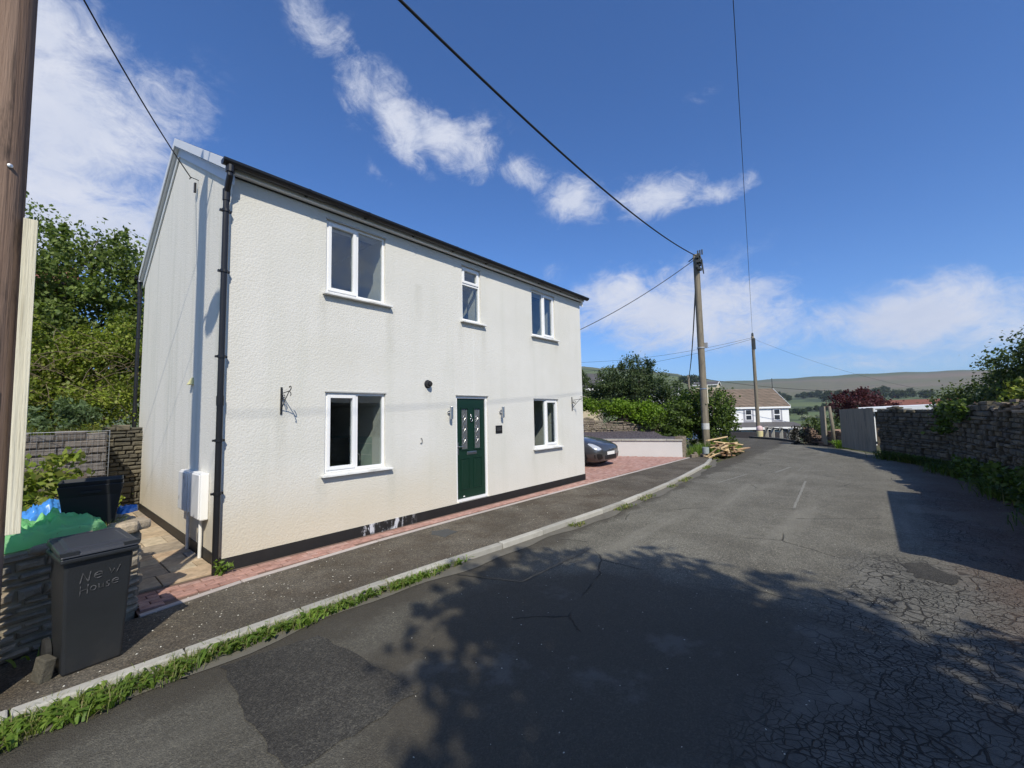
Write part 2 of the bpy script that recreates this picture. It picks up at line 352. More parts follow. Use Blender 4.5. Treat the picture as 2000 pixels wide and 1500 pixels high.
M_slab = mat_stone('sandstone_slab', [(.36, .26, .16), (.47, .37, .25), (.30, .25, .19), (.52, .43, .30), (.40, .27, .17), (.33, .30, .26)], moss=.2, mossc=(.16, .12, .07), bump=.35)
M_joint = simple('paving_joint_sand', (.16, .10, .075), .95, .3, 30, bump=.4)
M_sandbed = simple('slab_bedding', (.15, .12, .085), .95, .3, 20, bump=.4)
M_edging = simple('edging_concrete', (.42, .37, .34), .9, .2, 8, bump=.3, island=.1)
def mat_slate_bed():
    t = NT('slate_chippings'); v = t.vor(16, 'F1', out=1); c = t.mix(1.0, (.115, .095, .105), t.ramp(t.vor(16), [(0, (1.7,)*3), (.6, (.5,)*3)]), 'MULTIPLY')
    c = t.mix(t.rng(t.noise(22, 4, .6), .66, .72), c, (.34, .32, .32))
    return t.done(c, .7, t.bump(t.vor(16), 1.0, .05))
M_slate = mat_slate_bed()
def mat_pole(name, lo, hi, streak=(12, 12, .35), dark=(.03, .02, .015)):
    t = NT(name); g = t.noise(1.0, 10, .72, t.map(streak), dist=.4); g2 = t.noise(1.0, 6, .6, t.map((40, 40, 1.2)))
    c = t.mix(t.rng(g, .3, .7), lo, hi); c = t.mix(t.rng(g2, .52, .66, 0, .75), c, dark)
    c = t.mix(t.rng(t.noise(1.7, 6, .7, t.map((2, 2, .5))), .52, .68, 0, .8), c, tuple(q*1.2 for q in dark))
    return t.done(c, .85, t.bump(t.math('ADD', g, g2), .9, .015))
M_pole_near = mat_pole('creosoted_pole', (.15, .088, .058), (.28, .19, .14))
M_pole_far = mat_pole('weathered_pole', (.16, .135, .095), (.25, .215, .16), dark=(.09, .08, .065))
M_batten = mat_pole('pale_batten', (.62, .57, .42), (.74, .70, .56), dark=(.45, .40, .28))
M_boards = mat_pole('silvered_boards', (.24, .205, .15), (.33, .29, .22), streak=(14, 14, .5), dark=(.12, .115, .095))
M_plank = simple('sawn_timber', (.66, .49, .27), .8, .25, 6, island=.35, bump=.3, dirt=(.36, .25, .14))
M_plank_old = simple('old_timber', (.36, .22, .13), .85, .3, 6, island=.35, bump=.3)

def mat_leaf(name, cols, trans=.35, rough=.55, spec=.35):
    t = NT(name); c = t.ramp(t.island(), [(i/(len(cols)-1), q) for i, q in enumerate(cols)])
    c = t.mix(1.0, c, t.ramp(t.noise(.9, 4, .6), [(.3, (.72,)*3), (.72, (1.3,)*3)]), 'MULTIPLY')
    t.done(c, rough, None, 0, spec)
    tr = t.N.new('ShaderNodeBsdfTranslucent'); mc = t.mix(1.0, c, (1.25, 1.35, .6), 'MULTIPLY'); t.L.new(mc, tr.inputs[0])
    ms = t.N.new('ShaderNodeMixShader'); ms.inputs[0].default_value = trans
    t.L.new(t.b.outputs[0], ms.inputs[1]); t.L.new(tr.outputs[0], ms.inputs[2]); t.L.new(ms.outputs[0], t.out.inputs[0])
    return t.m
M_leaf_tree = mat_leaf('sycamore_leaf', [(.085, .130, .030), (.135, .190, .045), (.195, .250, .065), (.11, .150, .042)])
M_leaf_bramble = mat_leaf('bramble_leaf', [(.10, .145, .018), (.185, .240, .028), (.250, .300, .042), (.150, .140, .048)])
M_leaf_willow = mat_leaf('apple_leaf', [(.042, .068, .026), (.070, .105, .038), (.110, .150, .060), (.055, .085, .03)])
M_leaf_ivy = mat_leaf('ivy_leaf', [(.035, .062, .014), (.070, .115, .022), (.125, .185, .028), (.045, .08, .016)])
M_leaf_lime = mat_leaf('lime_leaf', [(.10, .17, .014), (.16, .26, .02), (.20, .31, .03), (.09, .15, .016)], trans=.45)
M_leaf_purple = mat_leaf('plum_leaf', [(.045, .012, .016), (.075, .018, .024), (.11, .030, .035), (.05, .015, .02)])
M_leaf_elder = mat_leaf('elder_leaf', [(.038, .062, .018), (.070, .105, .030), (.120, .160, .045), (.055, .075, .025)])
M_leaf_weed = mat_leaf('weed_leaf', [(.075, .14, .018), (.13, .22, .03), (.19, .28, .045), (.10, .18, .02)], trans=.4)
M_grass = mat_leaf('grass_blade', [(.08, .13, .02), (.14, .20, .03), (.22, .24, .06), (.28, .24, .11)], trans=.4)
M_leaf_far = mat_leaf('far_leaf', [(.030, .050, .020), (.045, .070, .028), (.065, .095, .035)], trans=.2)
M_blossom = mat_leaf('blossom_leaf', [(.30, .33, .22), (.40, .42, .30), (.12, .16, .07)], trans=.2)
M_bark = simple('bark', (.09, .07, .05), .95, .35, 10, bump=.8, bscale=30)
M_twig = simple('dry_twig', (.16, .12, .085), .9, .3, 8)
M_soil = simple('soil', (.075, .055, .038), .98, .35, 5, bump=.8, bscale=25, dirt=(.05, .06, .02))
M_verge = simple('verge_ground', (.07, .075, .028), .98, .4, 3, bump=.8, bscale=25, dirt=(.09, .06, .035))

# ------------------------------------------------------------------ foliage generators
def leaves(name, P, L, W, mat, parent=None, seed=1, up=.35, fold=True):
    r = np.random.RandomState(seed); n = len(P)
    a = r.normal(size=(n, 3)); a[:, 2] -= .25; a /= np.linalg.norm(a, axis=1)[:, None]
    b = r.normal(size=(n, 3)); b[:, 2] *= (1-up); b -= (b*a).sum(1)[:, None]*a; b /= np.linalg.norm(b, axis=1)[:, None]
    s = r.uniform(.6, 1.35, (n, 1)); c = np.cross(a, b)
    v = np.stack([P-a*L*.5*s, P+b*W*.5*s+a*L*.05*s-c*L*.10*s, P+a*L*.5*s, P-b*W*.5*s+a*L*.05*s-c*L*.10*s], 1)
    i = np.arange(n)[:, None]*4
    return np_mesh(name, v, i+np.array([[0, 1, 2, 3]]), mat, parent)
def clump_points(blobs, nclump, nleaf, spread, seed, shell=.55, flat=.8):
    """blobs: (cx,cy,cz,rx,ry,rz). clumps sit through the volume, denser towards the outside"""
    r = np.random.RandomState(seed); B = np.array(blobs, float); vol = B[:, 3]*B[:, 4]*B[:, 5]; k = r.choice(len(B), nclump, p=vol/vol.sum())
    d = r.normal(size=(nclump, 3)); d /= np.linalg.norm(d, axis=1)[:, None]
    rad = shell+(1.06-shell)*r.uniform(0, 1, nclump)**.7
    cc = B[k, :3]+d*rad[:, None]*B[k, 3:6]
    q = r.randint(0, nclump, nleaf)
    sz = r.uniform(.55, 1.3, nclump)
    off = r.normal(size=(nleaf, 3))*np.array([1, 1, flat])*spread*sz[q][:, None]
    return cc, cc[q]+off
def limbs(name, base, tips, r0, parent, mat=None, seed=1, forks=.45):
    mb = MB(); r = random.Random(seed); base = Vector(base)
    top = sum((Vector(t) for t in tips), Vector())/len(tips); fork = base.lerp(top, forks)
    mid = base.lerp(fork, .5)+Vector((r.uniform(-.1, .1), r.uniform(-.1, .1), 0))*r0*3
    mb.tube([base, mid, fork], [r0, r0*.8, r0*.62], 8)
    for t in tips:
        t = Vector(t); s = base.lerp(fork, r.uniform(.6, 1)); m = s.lerp(t, .5)+Vector((r.uniform(-1, 1), r.uniform(-1, 1), r.uniform(0, 1)))*(t-s).length*.10
        mb.tube([s, m, t], [r0*.45, r0*.25, r0*.06], 5)
    return mb.build(name, mat or M_bark, parent, smooth=True)
def tree(name, base, blobs, nclump, nleaf, spread, L, W, mat, trunk_r, seed, label, cat, group=None, shell=.5, ntips=14, spikes=0, stem='trunk', part='crown'):
    t = empty(name, base, label=label, cat=cat, group=group); b = Vector(base)
    rel = [(x-b.x, y-b.y, z-b.z, rx, ry, rz) for x, y, z, rx, ry, rz in blobs]
    cc, P = clump_points(rel, nclump, nleaf, spread, seed, shell)
    if spikes:                                    # upright leafy shoots breaking the outline
        r = np.random.RandomState(seed+9); hi = cc[np.argsort(-cc[:, 2])[:max(spikes*2, 8)]]; ex = []
        for h in hi[r.permutation(len(hi))[:spikes]]:
            ln = r.uniform(.25, .8)*spread*2.4; tt = r.uniform(0, 1, 60)[:, None]; dr = np.array([r.uniform(-.35, .35), r.uniform(-.35, .35), 1])
            ex.append(h+dr*ln*tt+r.normal(size=(60, 3))*spread*.16*(1.1-tt))
        P = np.concatenate([P]+ex)
    leaves(part, P, L, W, mat, t, seed)
    rr = random.Random(seed); tips = [tuple(cc[rr.randrange(len(cc))]) for _ in range(ntips)]
    limbs(stem, (0, 0, -.15), tips, trunk_r, t, seed=seed)
    return t
def blades(name, P, H, W, mat, parent=None, seed=1, lean=.5, broad=False):
    """grass blades / broad leaves: 3-segment bent strips"""
    r = np.random.RandomState(seed); n = len(P); th = r.uniform(0, 2*math.pi, n); d = np.stack([np.cos(th), np.sin(th), np.zeros(n)], 1)
    sd = np.stack([-d[:, 1], d[:, 0], np.zeros(n)], 1); h = (H*r.uniform(.5, 1.25, n))[:, None]; w = (W*r.uniform(.6, 1.3, n))[:, None]; ln = (lean*r.uniform(.3, 1.4, n))[:, None]
    up = np.array([[0, 0, 1.0]])
    p0 = P; p1 = P+up*h*.45+d*h*ln*.25; p2 = P+up*h*.75+d*h*ln*.65; p3 = P+up*h*(.95 if not broad else .70)+d*h*ln*1.15
    w1, w2 = (.9, .6) if not broad else (.75, 1.0)
    v = np.stack([p0-sd*w*.3, p0+sd*w*.3, p1-sd*w*.5*w1, p1+sd*w*.5*w1, p2-sd*w*.5*w2, p2+sd*w*.5*w2, p3], 1); i = np.arange(n)[:, None]*7
    return np_mesh(name, v, [np.concatenate([i+np.array([[0, 1, 3, 2]]), i+np.array([[2, 3, 5, 4]])]), i+np.array([[4, 5, 6]])], mat, parent)

# ------------------------------------------------------------------ ground
def lerp_pts(P, n):
    P = np.array(P, float); s = np.concatenate([[0], np.cumsum(np.linalg.norm(np.diff(P, axis=0), axis=1))]); t = np.linspace(0, s[-1], n)
    return np.stack([np.interp(t, s, P[:, k]) for k in range(P.shape[1])], 1)
CX, CY = -1.65, -6.2
def sstep(a, b, x): t = np.clip((x-a)/(b-a), 0, 1); return t*t*(3-2*t)
def terrain_z(x, y):
    x = np.asarray(x, float); y = np.asarray(y, float)
    d = np.hypot(x-CX, y-CY); az = np.degrees(np.arctan2(y-CY, x-CX))
    sky = np.interp(az, [-180, -60, -30, -10.5, -5.9, -.35, 3.97, 8.83, 12.2, 14.24, 18.9, 24, 30.65, 60, 100, 180], [.05, .05, .052, .0549, .0577, .0615, .0615, .0609, .061, .0643, .0836, .10, .1103, .10, .08, .05])
    near = sstep(11, 19, az)*(1-sstep(60, 90, az))
    D = [0, 31, 50, 120, 300, 600, 900, 1200, 2000, 2600, 6000]
    e = np.interp(d, D, [0, 0, -.066, -.075, -.024, .010, .022, .034, 1, 1, 1])
    base = np.where(d < 31, -.13, 1.86+d*e); base = np.where((d >= 31) & (d < 50), np.interp(d, [31, 50], [-.13, -1.45]), base)
    sk = sky*(1+.012*np.sin(az*1.7)+.008*np.sin(az*4.1)*near)
    far = 1.86+d*(.034+(sk-.034)*sstep(1200, 2000, d))
    base = np.where(d > 1200, far, base)
    base = np.where(d > 2000, 1.86+2000*sk-(d-2000)*.03, base)
    # nearer green hill on the left of the view
    hill = 1.86+d*(sk*np.interp(d, [120, 500, 900, 3000], [-.9, .80, .985, 1.0]))
    base = np.where(d > 120, base*(1-near)+np.minimum(hill, 1.86+2000*sk)*near, base)
    # raised ground behind the gabion and the slate bed
    base = base+sstep(6.4, 7.4, y)*sstep(14, 9, np.abs(x+4))*1.6*sstep(1.2, .2, x+0)
    pass
    return base
def build_terrain():
    rr = np.concatenate([np.linspace(0, 36, 73), np.geomspace(37, 2520, 84)]); th = np.linspace(0, 2*np.pi, 481)[:-1]
    R, T = np.meshgrid(rr, th, indexing='ij'); X = CX+R*np.cos(T); Y = CY+R*np.sin(T); Z = terrain_z(X, Y)
    v = np.stack([X, Y, Z], -1).reshape(-1, 3); nr, ntt = R.shape
    i = np.arange(nr-1)[:, None]*ntt+np.arange(ntt)[None, :]; j = np.arange(nr-1)[:, None]*ntt+(np.arange(ntt)[None, :]+1) % ntt
    f = np.stack([i, i+ntt, j+ntt, j], -1).reshape(-1, 4)
    t = NT('hillside_ground'); x, y, z = t.xyz()
    d = t.math('POWER', t.math('ADD', t.math('MULTIPLY', x, x), t.math('MULTIPLY', y, y)), .5)
    near = t.mix(t.rng(t.noise(1.2, 8, .7), .4, .6), (.075, .065, .035), (.055, .075, .02))
    fcell = t.vor(.006, 'F1', t.map((1, .6, 0)), 1)
    sep = t.N.new('ShaderNodeSeparateColor'); t.L.new(fcell, sep.inputs[0])
    field = t.ramp(sep.outputs[0], [(0, (.075, .105, .028)), (.35, (.095, .130, .038)), (.6, (.11, .12, .05)), (1, (.07, .09, .032))])
    edge = t.rng(t.vor(.006, 'DISTANCE_TO_EDGE', t.map((1, .6, 0))), .03, .06, .85, 0)
    field = t.mix(edge, field, (.028, .045, .016)); field = t.mix(t.rng(t.noise(.02, 8, .7), .5, .7, 0, .6), field, (.05, .075, .025))
    moor = t.mix(t.rng(t.noise(1.0, 8, .65, t.map((.003, .0012, .02))), .38, .62), (.165, .125, .08), (.12, .115, .055))
    moor = t.mix(t.rng(t.noise(.03, 8, .75), .5, .7, 0, .6), moor, (.055, .060, .035))
    top = t.mix(t.rng(t.noise(.004, 6, .6), .4, .6), (.07, .095, .038), (.095, .085, .05))
    moor = t.mix(t.rng(z, 88, 112), moor, top)
    c = t.mix(t.rng(d, 40, 80), near, field); c = t.mix(t.rng(t.math('ADD', d, t.math('MULTIPLY', t.noise(.01, 5, .6), 300)), 1050, 1230), c, moor)
    M_ground = t.done(c, .97, t.bump(t.noise(6, 8, .7), .6, .05))
    o = np_mesh('ground', v, f, M_ground, smooth=True); tag(o, kind='structure')
build_terrain()

KERB = [(-30, -1.9), (-6, -1.86), (-1.5, -1.80), (.5, -1.82), (1.9, -1.88), (3.2, -1.98), (6.2, -2.12), (9.1, -2.06), (10.6, -1.97), (14, -1.68), (16.4, -1.25)]
def off_line(P, o):
    P = np.array(P, float); t = np.gradient(P, axis=0); t /= np.linalg.norm(t, axis=1)[:, None]; return P+np.stack([t[:, 1], -t[:, 0]], 1)*o   # +o = towards the road
K = lerp_pts(KERB, 200)
RL = lerp_pts([(-30, -1.95), (-6, -1.95), (-1.5, -1.90), (.5, -1.92), (1.9, -1.97), (3.2, -2.06), (6.2, -2.2), (9.1, -2.14), (10.6, -2.05), (14, -1.76), (18.5, -1.85), (22, -1.4), (25, .5), (27, 4), (28, 12)], 260)
RR = lerp_pts([(-30, -8.6), (-6, -8.6), (1.9, -8.5), (6.2, -8.4), (9.1, -8.35), (12.0, -8.3), (16, -8.0), (20, -6.75), (24.2, -5.0), (28.1, -2.6), (30.4, -.2), (32, 4), (33, 12)], 260)
def strip(name, A, B, zA, zB, mat, m=6, **k):
    n = len(A); t = np.linspace(0, 1, m)[None, :, None]; P = A[:, None, :]*(1-t)+B[:, None, :]*t
    Z = (np.asarray(zA)*np.ones(n))[:, None]*(1-t[..., 0])+(np.asarray(zB)*np.ones(n))[:, None]*t[..., 0]
    v = np.concatenate([P, Z[..., None]], -1).reshape(-1, 3); i = (np.arange(n-1)[:, None]*m+np.arange(m-1)[None, :]).reshape(-1, 1)
    return tag(np_mesh(name, v, i+np.array([[0, m, m+1, 1]]), mat, smooth=True), **k)
zr = -.08-.9*sstep(1.5, 12, RL[:, 1])
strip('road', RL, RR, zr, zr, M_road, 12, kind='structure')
strip('pavement', off_line(K, -.005)*1.0, np.stack([K[:, 0], np.interp(K[:, 0], [-30, -.86, -.3, .56, 1.6, 3.7, 6, 8.7, 15.8], [-.8, -.78, -.62, -.58, -.49, -.46, -.48, -.54, -.68])], 1), 0.0, 0.0, M_pave, 8, kind='structure')
# kerb stones
mb = MB()
s = np.concatenate([[0], np.cumsum(np.linalg.norm(np.diff(K, axis=0), axis=1))])
ss = 0
while ss < s[-1]-.95:
    a = np.array([np.interp(ss, s, K[:, k]) for k in (0, 1)]); b = np.array([np.interp(ss+.905, s, K[:, k]) for k in (0, 1)]); e = b-a; e /= np.linalg.norm(e); nn = np.array([e[1], -e[0]])
    z1 = rnd.uniform(.004, .014); o0 = rnd.uniform(-.004, .004)
    mb.hexa([(*(a+nn*o0), -.2), (*(a+nn*(o0+.105)), -.2), (*(b+nn*(o0+.105)), -.2), (*(b+nn*o0), -.2), (*(a+nn*o0), z1), (*(a+nn*(o0+.10)), z1-.004), (*(b+nn*(o0+.10)), z1-.004), (*(b+nn*o0), z1)]); ss += .915
tag(mb.build('kerb', M_kerb, bevel=.012), kind='structure')
# gutter channel between the kerb and the carriageway
G0 = off_line(K, .10); G1 = off_line(K, .30+0*K[:, :1]); strip('gutter_strip', G0, G1+np.stack([0*K[:, 0], .05*np.sin(K[:, 0]*2.1)+.03*np.sin(K[:, 0]*5.3)], 1), -.070, -.074, M_gutter, 3, kind='structure')

def flat_sheet(name, pts, z, mat, **k):
    mb = MB(); mb.poly(pts, z); return tag(mb.build(name, mat), **k)
def wobble(pts, amp, n, seed):
    r = random.Random(seed); out = []
    for i in range(len(pts)):
        a, b = Vector(pts[i]), Vector(pts[(i+1) % len(pts)])
        for k in range(n): p = a.lerp(b, k/n); out.append((p.x+r.uniform(-amp, amp), p.y+r.uniform(-amp, amp)))
    return out
flat_sheet('road_patch', wobble([(-.62, -3.68), (.22, -3.66), (.25, -3.55), (.14, -2.33), (-.56, -2.18), (-.64, -3.1)], .022, 9, 1), -.075, M_patch, kind='structure')
flat_sheet('road_patch', wobble([(5.0, -6.5), (5.45, -6.38), (5.7, -6.6), (5.3, -6.85), (4.95, -6.8)], .035, 6, 3), -.075, M_patch, kind='structure')
def ribbon(name, pts, w, z, mat, **k):
    P = lerp_pts(pts, 40); r = np.random.RandomState(3); P = P+r.normal(size=P.shape)*.004; A = off_line(P, w/2); B = off_line(P, -w/2); return strip(name, A, B, z, z, mat, 2, **k)
ribbon('road_seam', [(1.87, -2.25), (2.18, -3.02)], .02, -.0745, M_tar, kind='structure')
ribbon('road_seam', [(2.18, -3.02), (3.64, -3.05)], .025, -.0743, M_tar, kind='structure')
M_scrape = simple('scrape_mark', (.205, .198, .168), .9, .4, 9)
for a, b, w_ in [((8.2, -4.97), (12.0, -4.80), .045), ((10.5, -3.0), (12.6, -3.3), .05), ((13.4, -3.9), (15, -4.1), .07)]:
    ribbon('road_scrape', [a, b], w_, -.0752, M_scrape, kind='structure')

# block paving
EDGE = [(-30, -.78), (-.86, -.76), (-.3, -.60), (.56, -.56), (1.6, -.47), (3.7, -.44), (6, -.46), (8.7, -.52), (15.8, -.66)]
def edge_y(x): return float(np.interp(x, [q[0] for q in EDGE], [q[1] for q in EDGE]))
def pavers(name, inside, x0, x1, y0, y1, z, mat, bed, bl=.2, bw=.1, seed=5):
    r = random.Random(seed); mb = MB(); ny = int((y1-y0)/bw); nx = int((x1-x0)/bl)
    for j in range(ny):
        for i in range(-1, nx+1):
            a = x0+i*bl+(bl/2 if j % 2 else 0); b = a+bl; c = y0+j*bw; d = c+bw; a_, b_ = max(a, x0), min(b, x1)
            if b_-a_ < .03 or not inside((a_+b_)/2, (c+d)/2): continue
            g = .004; h = z+r.uniform(-.003, .003); q = .006
            lo = [(a_+g, c+g), (b_-g, c+g), (b_-g, d-g), (a_+g, d-g)]; hi = [(a_+g+q, c+g+q), (b_-g-q, c+g+q), (b_-g-q, d-g-q), (a_+g+q, d-g-q)]
            mb.add([(*p, z-.03) for p in lo]+[(*p, h-.005) for p in lo]+[(*p, h) for p in hi], [(0,1,5,4),(1,2,6,5),(2,3,7,6),(3,0,4,7),(4,5,9,8),(5,6,10,9),(6,7,11,10),(7,4,8,11),(8,9,10,11)])
    o = mb.build(name, mat, fixn=False); tag(o, kind='structure'); return o
pavers('brick_path', lambda x, y: y > edge_y(x)+.10, -.84, 8.70, -.82, -.02, .010, M_paver, None)
def wall_x(y): return 15.7-(y+.37)*(1.3/3.67)
pavers('brick_driveway', lambda x, y: x < wall_x(y)-.05 and y > edge_y(x)+.10, 8.70, 15.8, -.72, 9.0, .010, M_paver, None)
flat_sheet('paving_bed', [(q[0], q[1]+.02) for q in EDGE[1:-1]]+[(15.78, -.62), (12.5, 9.0), (8.72, 9.0), (8.72, -.02), (-.86, -.02)], -.006, M_joint, kind='structure')
mb = MB(); x = -.86
while x < 15.6: za = .014+rnd.uniform(-.002, .002); ya, yb = edge_y(x), edge_y(x+.905); mb.prism([(x, ya-.028), (x+.905, yb-.028), (x+.905, yb+.042), (x, ya+.042)], -.1, za); x += .915
tag(mb.build('edging_kerb', M_edging, bevel=.006), kind='structure')
# sandstone path beside the gable
mb = MB(); y = 0.0; r = random.Random(12)
while y < 6.6:
    h = r.choice([.28, .42, .56]); x = -.98
    while x < -.02:
        w_ = r.choice([.28, .42, .56]); b = min(x+w_, -.012)
        if b-x > .05:
            z1 = .016+r.uniform(-.004, .004); g = .006; j = lambda: r.uniform(-.006, .006)
            q = [(x+g+j(), y+g+j()), (b-g, y+g+j()), (b-g, y+h-g+j()), (x+g+j(), y+h-g+j())]; mb.prism(q, -.05, z1)
        x = b if b < -.02 else 0
    y += h
tag(mb.build('sandstone_path', M_slab, bevel=.006), kind='structure')
flat_sheet('path_bed', [(-1.0, -.02), (0, -.02), (0, 6.7), (-1.0, 6.7)], -.004, M_sandbed, kind='structure')

# ------------------------------------------------------------------ stone walling
def stone_wall(mb, p0, p1, z0, z1f, thick, rows, lmin, lmax, seed, both=False, out=1, gap=.006, rough=.018, capfn=None):
    """rows of irregular stones on the face of the line p0-p1 (face on the right-hand side if out=1)"""
    r = random.Random(seed); a = Vector(p0); b = Vector(p1); e = (b-a); Ln = e.length; e.normalize(); n = Vector((e.y, -e.x))*out
    z = z0
    while True:
        h = r.uniform(*rows); t = -r.uniform(0, lmax*.5); any_ = False
        while t < Ln:
            l = r.uniform(lmin, lmax)*(1.0 if r.random() > .2 else .6); t0, t1 = max(t, 0), min(t+l, Ln); t += l
            if t1-t0 < .03: continue
            tm = (t0+t1)/2; ztop = z1f(tm)+r.uniform(-.05, .03)
            if z > ztop-.02: continue
            any_ = True; hh = min(h, ztop-z+.02); pr = r.uniform(-rough, rough); jj = lambda s=1: r.uniform(-.009, .009)*s
            q = []
            for (tt, zz) in ((t0+gap, z+gap), (t1-gap, z+gap), (t1-gap, z+hh-gap), (t0+gap, z+hh-gap)):
                q.append((tt+jj(), zz+jj()))
            ins = min(.022, hh*.22, (t1-t0)*.2); cxm = (t0+t1)/2; czm = z+hh/2
            def P(tt, zz, dep): p = a+e*tt+n*dep; return (p.x, p.y, zz)
            back = [P(*k_, -thick) for k_ in q]; mid = [P(*k_, pr-.02) for k_ in q]
            fr = [P(k_[0]+math.copysign(ins, cxm-k_[0]), k_[1]+math.copysign(ins, czm-k_[1]), pr+r.uniform(0, .012)) for k_ in q]
            mb.add(back+mid+fr, [(3,2,1,0),(0,1,5,4),(1,2,6,5),(2,3,7,6),(3,0,4,7),(4,5,9,8),(5,6,10,9),(6,7,11,10),(7,4,8,11),(8,9,10,11)])
        z += h
        if not any_ or z > 6: break
# low garden wall: front, short return beside the path, raised soil behind
gw = empty('garden_wall', (-1.7, -1.2, 0), label='low rubble stone garden wall with pale mortar behind the wheelie bin', cat='wall')
def rel(o, parent): o.parent = parent; o.matrix_parent_inverse = Matrix.Translation(-Vector(parent.location)); return o
mb = MB()
gtop = lambda t: .86+.03*math.sin(t*3)
stone_wall(mb, (-3.2, -1.62), (-.84, -.60), 0, gtop, .16, (.05, .13), .10, .36, 3, gap=.010, rough=.012)
stone_wall(mb, (-.84, -.60), (-1.0, 3.6), 0, lambda t: .88-.03*t, .16, (.06, .13), .12, .34, 4)
rel(mb.build('stonework', M_stone_near, fixn=False), gw)
mb = MB(); mb.prism([(-3.2, -1.588), (-.87, -.58), (-1.02, 3.6), (-3.2, 3.6)], -.1, .80); rel(mb.build('mortar', M_mortar), gw)
mb = MB(); r = random.Random(8); xx = -3.2
while xx < -.95:
    l_ = r.uniform(.14, .30); y0_ = -1.62+(xx+3.2)*.432; y1_ = y0_+l_*.432; d_ = r.uniform(.13, .2); mb.prism([(xx+.008, y0_-.02), (xx+l_, y1_-.02), (xx+l_-.05, y1_+d_), (xx-.04, y0_+d_*r.uniform(.8, 1.1))], .79, .85+r.uniform(0, .05)); xx += l_
for (x, y, s_) in [(-.98, -.62, .17), (-1.02, -.36, .2), (-1.3, -.72, .14), (-1.55, -.86, .15), (-1.05, .05, .18), (-1.9, -1.0, .16), (-1.1, .5, .15)]:
    q = [(x+s_*.9*math.cos(k_*1.047+.3)*r.uniform(.8, 1.1), y+s_*.7*math.sin(k_*1.047+.3)*r.uniform(.8, 1.1)) for k_ in range(6)]; mb.prism(q, .79, .79+s_*r.uniform(.5, .75))
rel(mb.build('coping_stone', M_stone_near, bevel=.03, seg=2), gw)
mb = MB(); r_ = np.random.RandomState(2)
xs = np.linspace(-3.15, -.98, 24); ys = np.linspace(-1.5, 4.6, 50); X, Y = np.meshgrid(xs, ys, indexing='ij'); Z = .80+.05*np.sin(X*5+Y*2)+.05*r_.rand(*X.shape)+.05*np.clip(Y, 0, 9)
YF = -1.62+(X+3.2)*.432+.12; Y = YF+(Y+1.5)/6.1*(4.6-YF)
i = (np.arange(23)[:, None]*50+np.arange(49)[None, :]).reshape(-1, 1)
tag(np_mesh('garden_bed', np.stack([X, Y, Z], -1).reshape(-1, 3), i+np.array([[0, 50, 51, 1]]), M_soil, smooth=True), kind='structure')

# gabion and rough wall behind
gb = empty('gabion_wall', (-2.2, 4.8, 0), label='wire mesh gabion filled with flat grey stones behind the garden bed', cat='wall')
mb = MB(); stone_wall(mb, (-4.0, 4.8), (-.62, 4.8), .0, lambda t: 1.69, .25, (.09, .19), .25, .75, 21, gap=.004, rough=.012)
rel(mb.build('stone_fill', M_stone_gab, fixn=False), gb)
mb = MB(); mb.box(-4.0, -.63, 4.83, 5.8, -.1, 1.62); rel(mb.build('fill_core', M_core), gb)
mb = MB()
for k in range(46): mb.tube([(-4.0+k*.0755, 4.765, 0), (-4.0+k*.0755, 4.765, 1.71)], .0022, 4, False)
for k in range(24): mb.tube([(-4.0, 4.762, k*.0745), (-.6, 4.762, k*.0745)], .0022, 4, False)
mb.tube([(-.6, 4.76, 0), (-.6, 4.76, 1.73)], .006, 5); mb.tube([(-4, 4.76, 1.715), (-.6, 4.76, 1.715)], .005, 5)
rel(mb.build('wire_mesh', M_steel), gb)
rw = MB(); stone_wall(rw, (-.62, 5.6), (.4, 5.75), 0, lambda t: 1.78+.05*math.sin(t*6), .3, (.06, .14), .12, .35, 23, rough=.03)
o = rw.build('stone_wall', M_stone_dark, fixn=False); tag(o, 'rough dry stone wall between the gabion and the rear corner of the house', 'wall')
mb = MB(); mb.box(-.64, .4, 5.8, 6.0, 0, 1.7); o2 = mb.build('wall_core', M_core); o2.parent = o

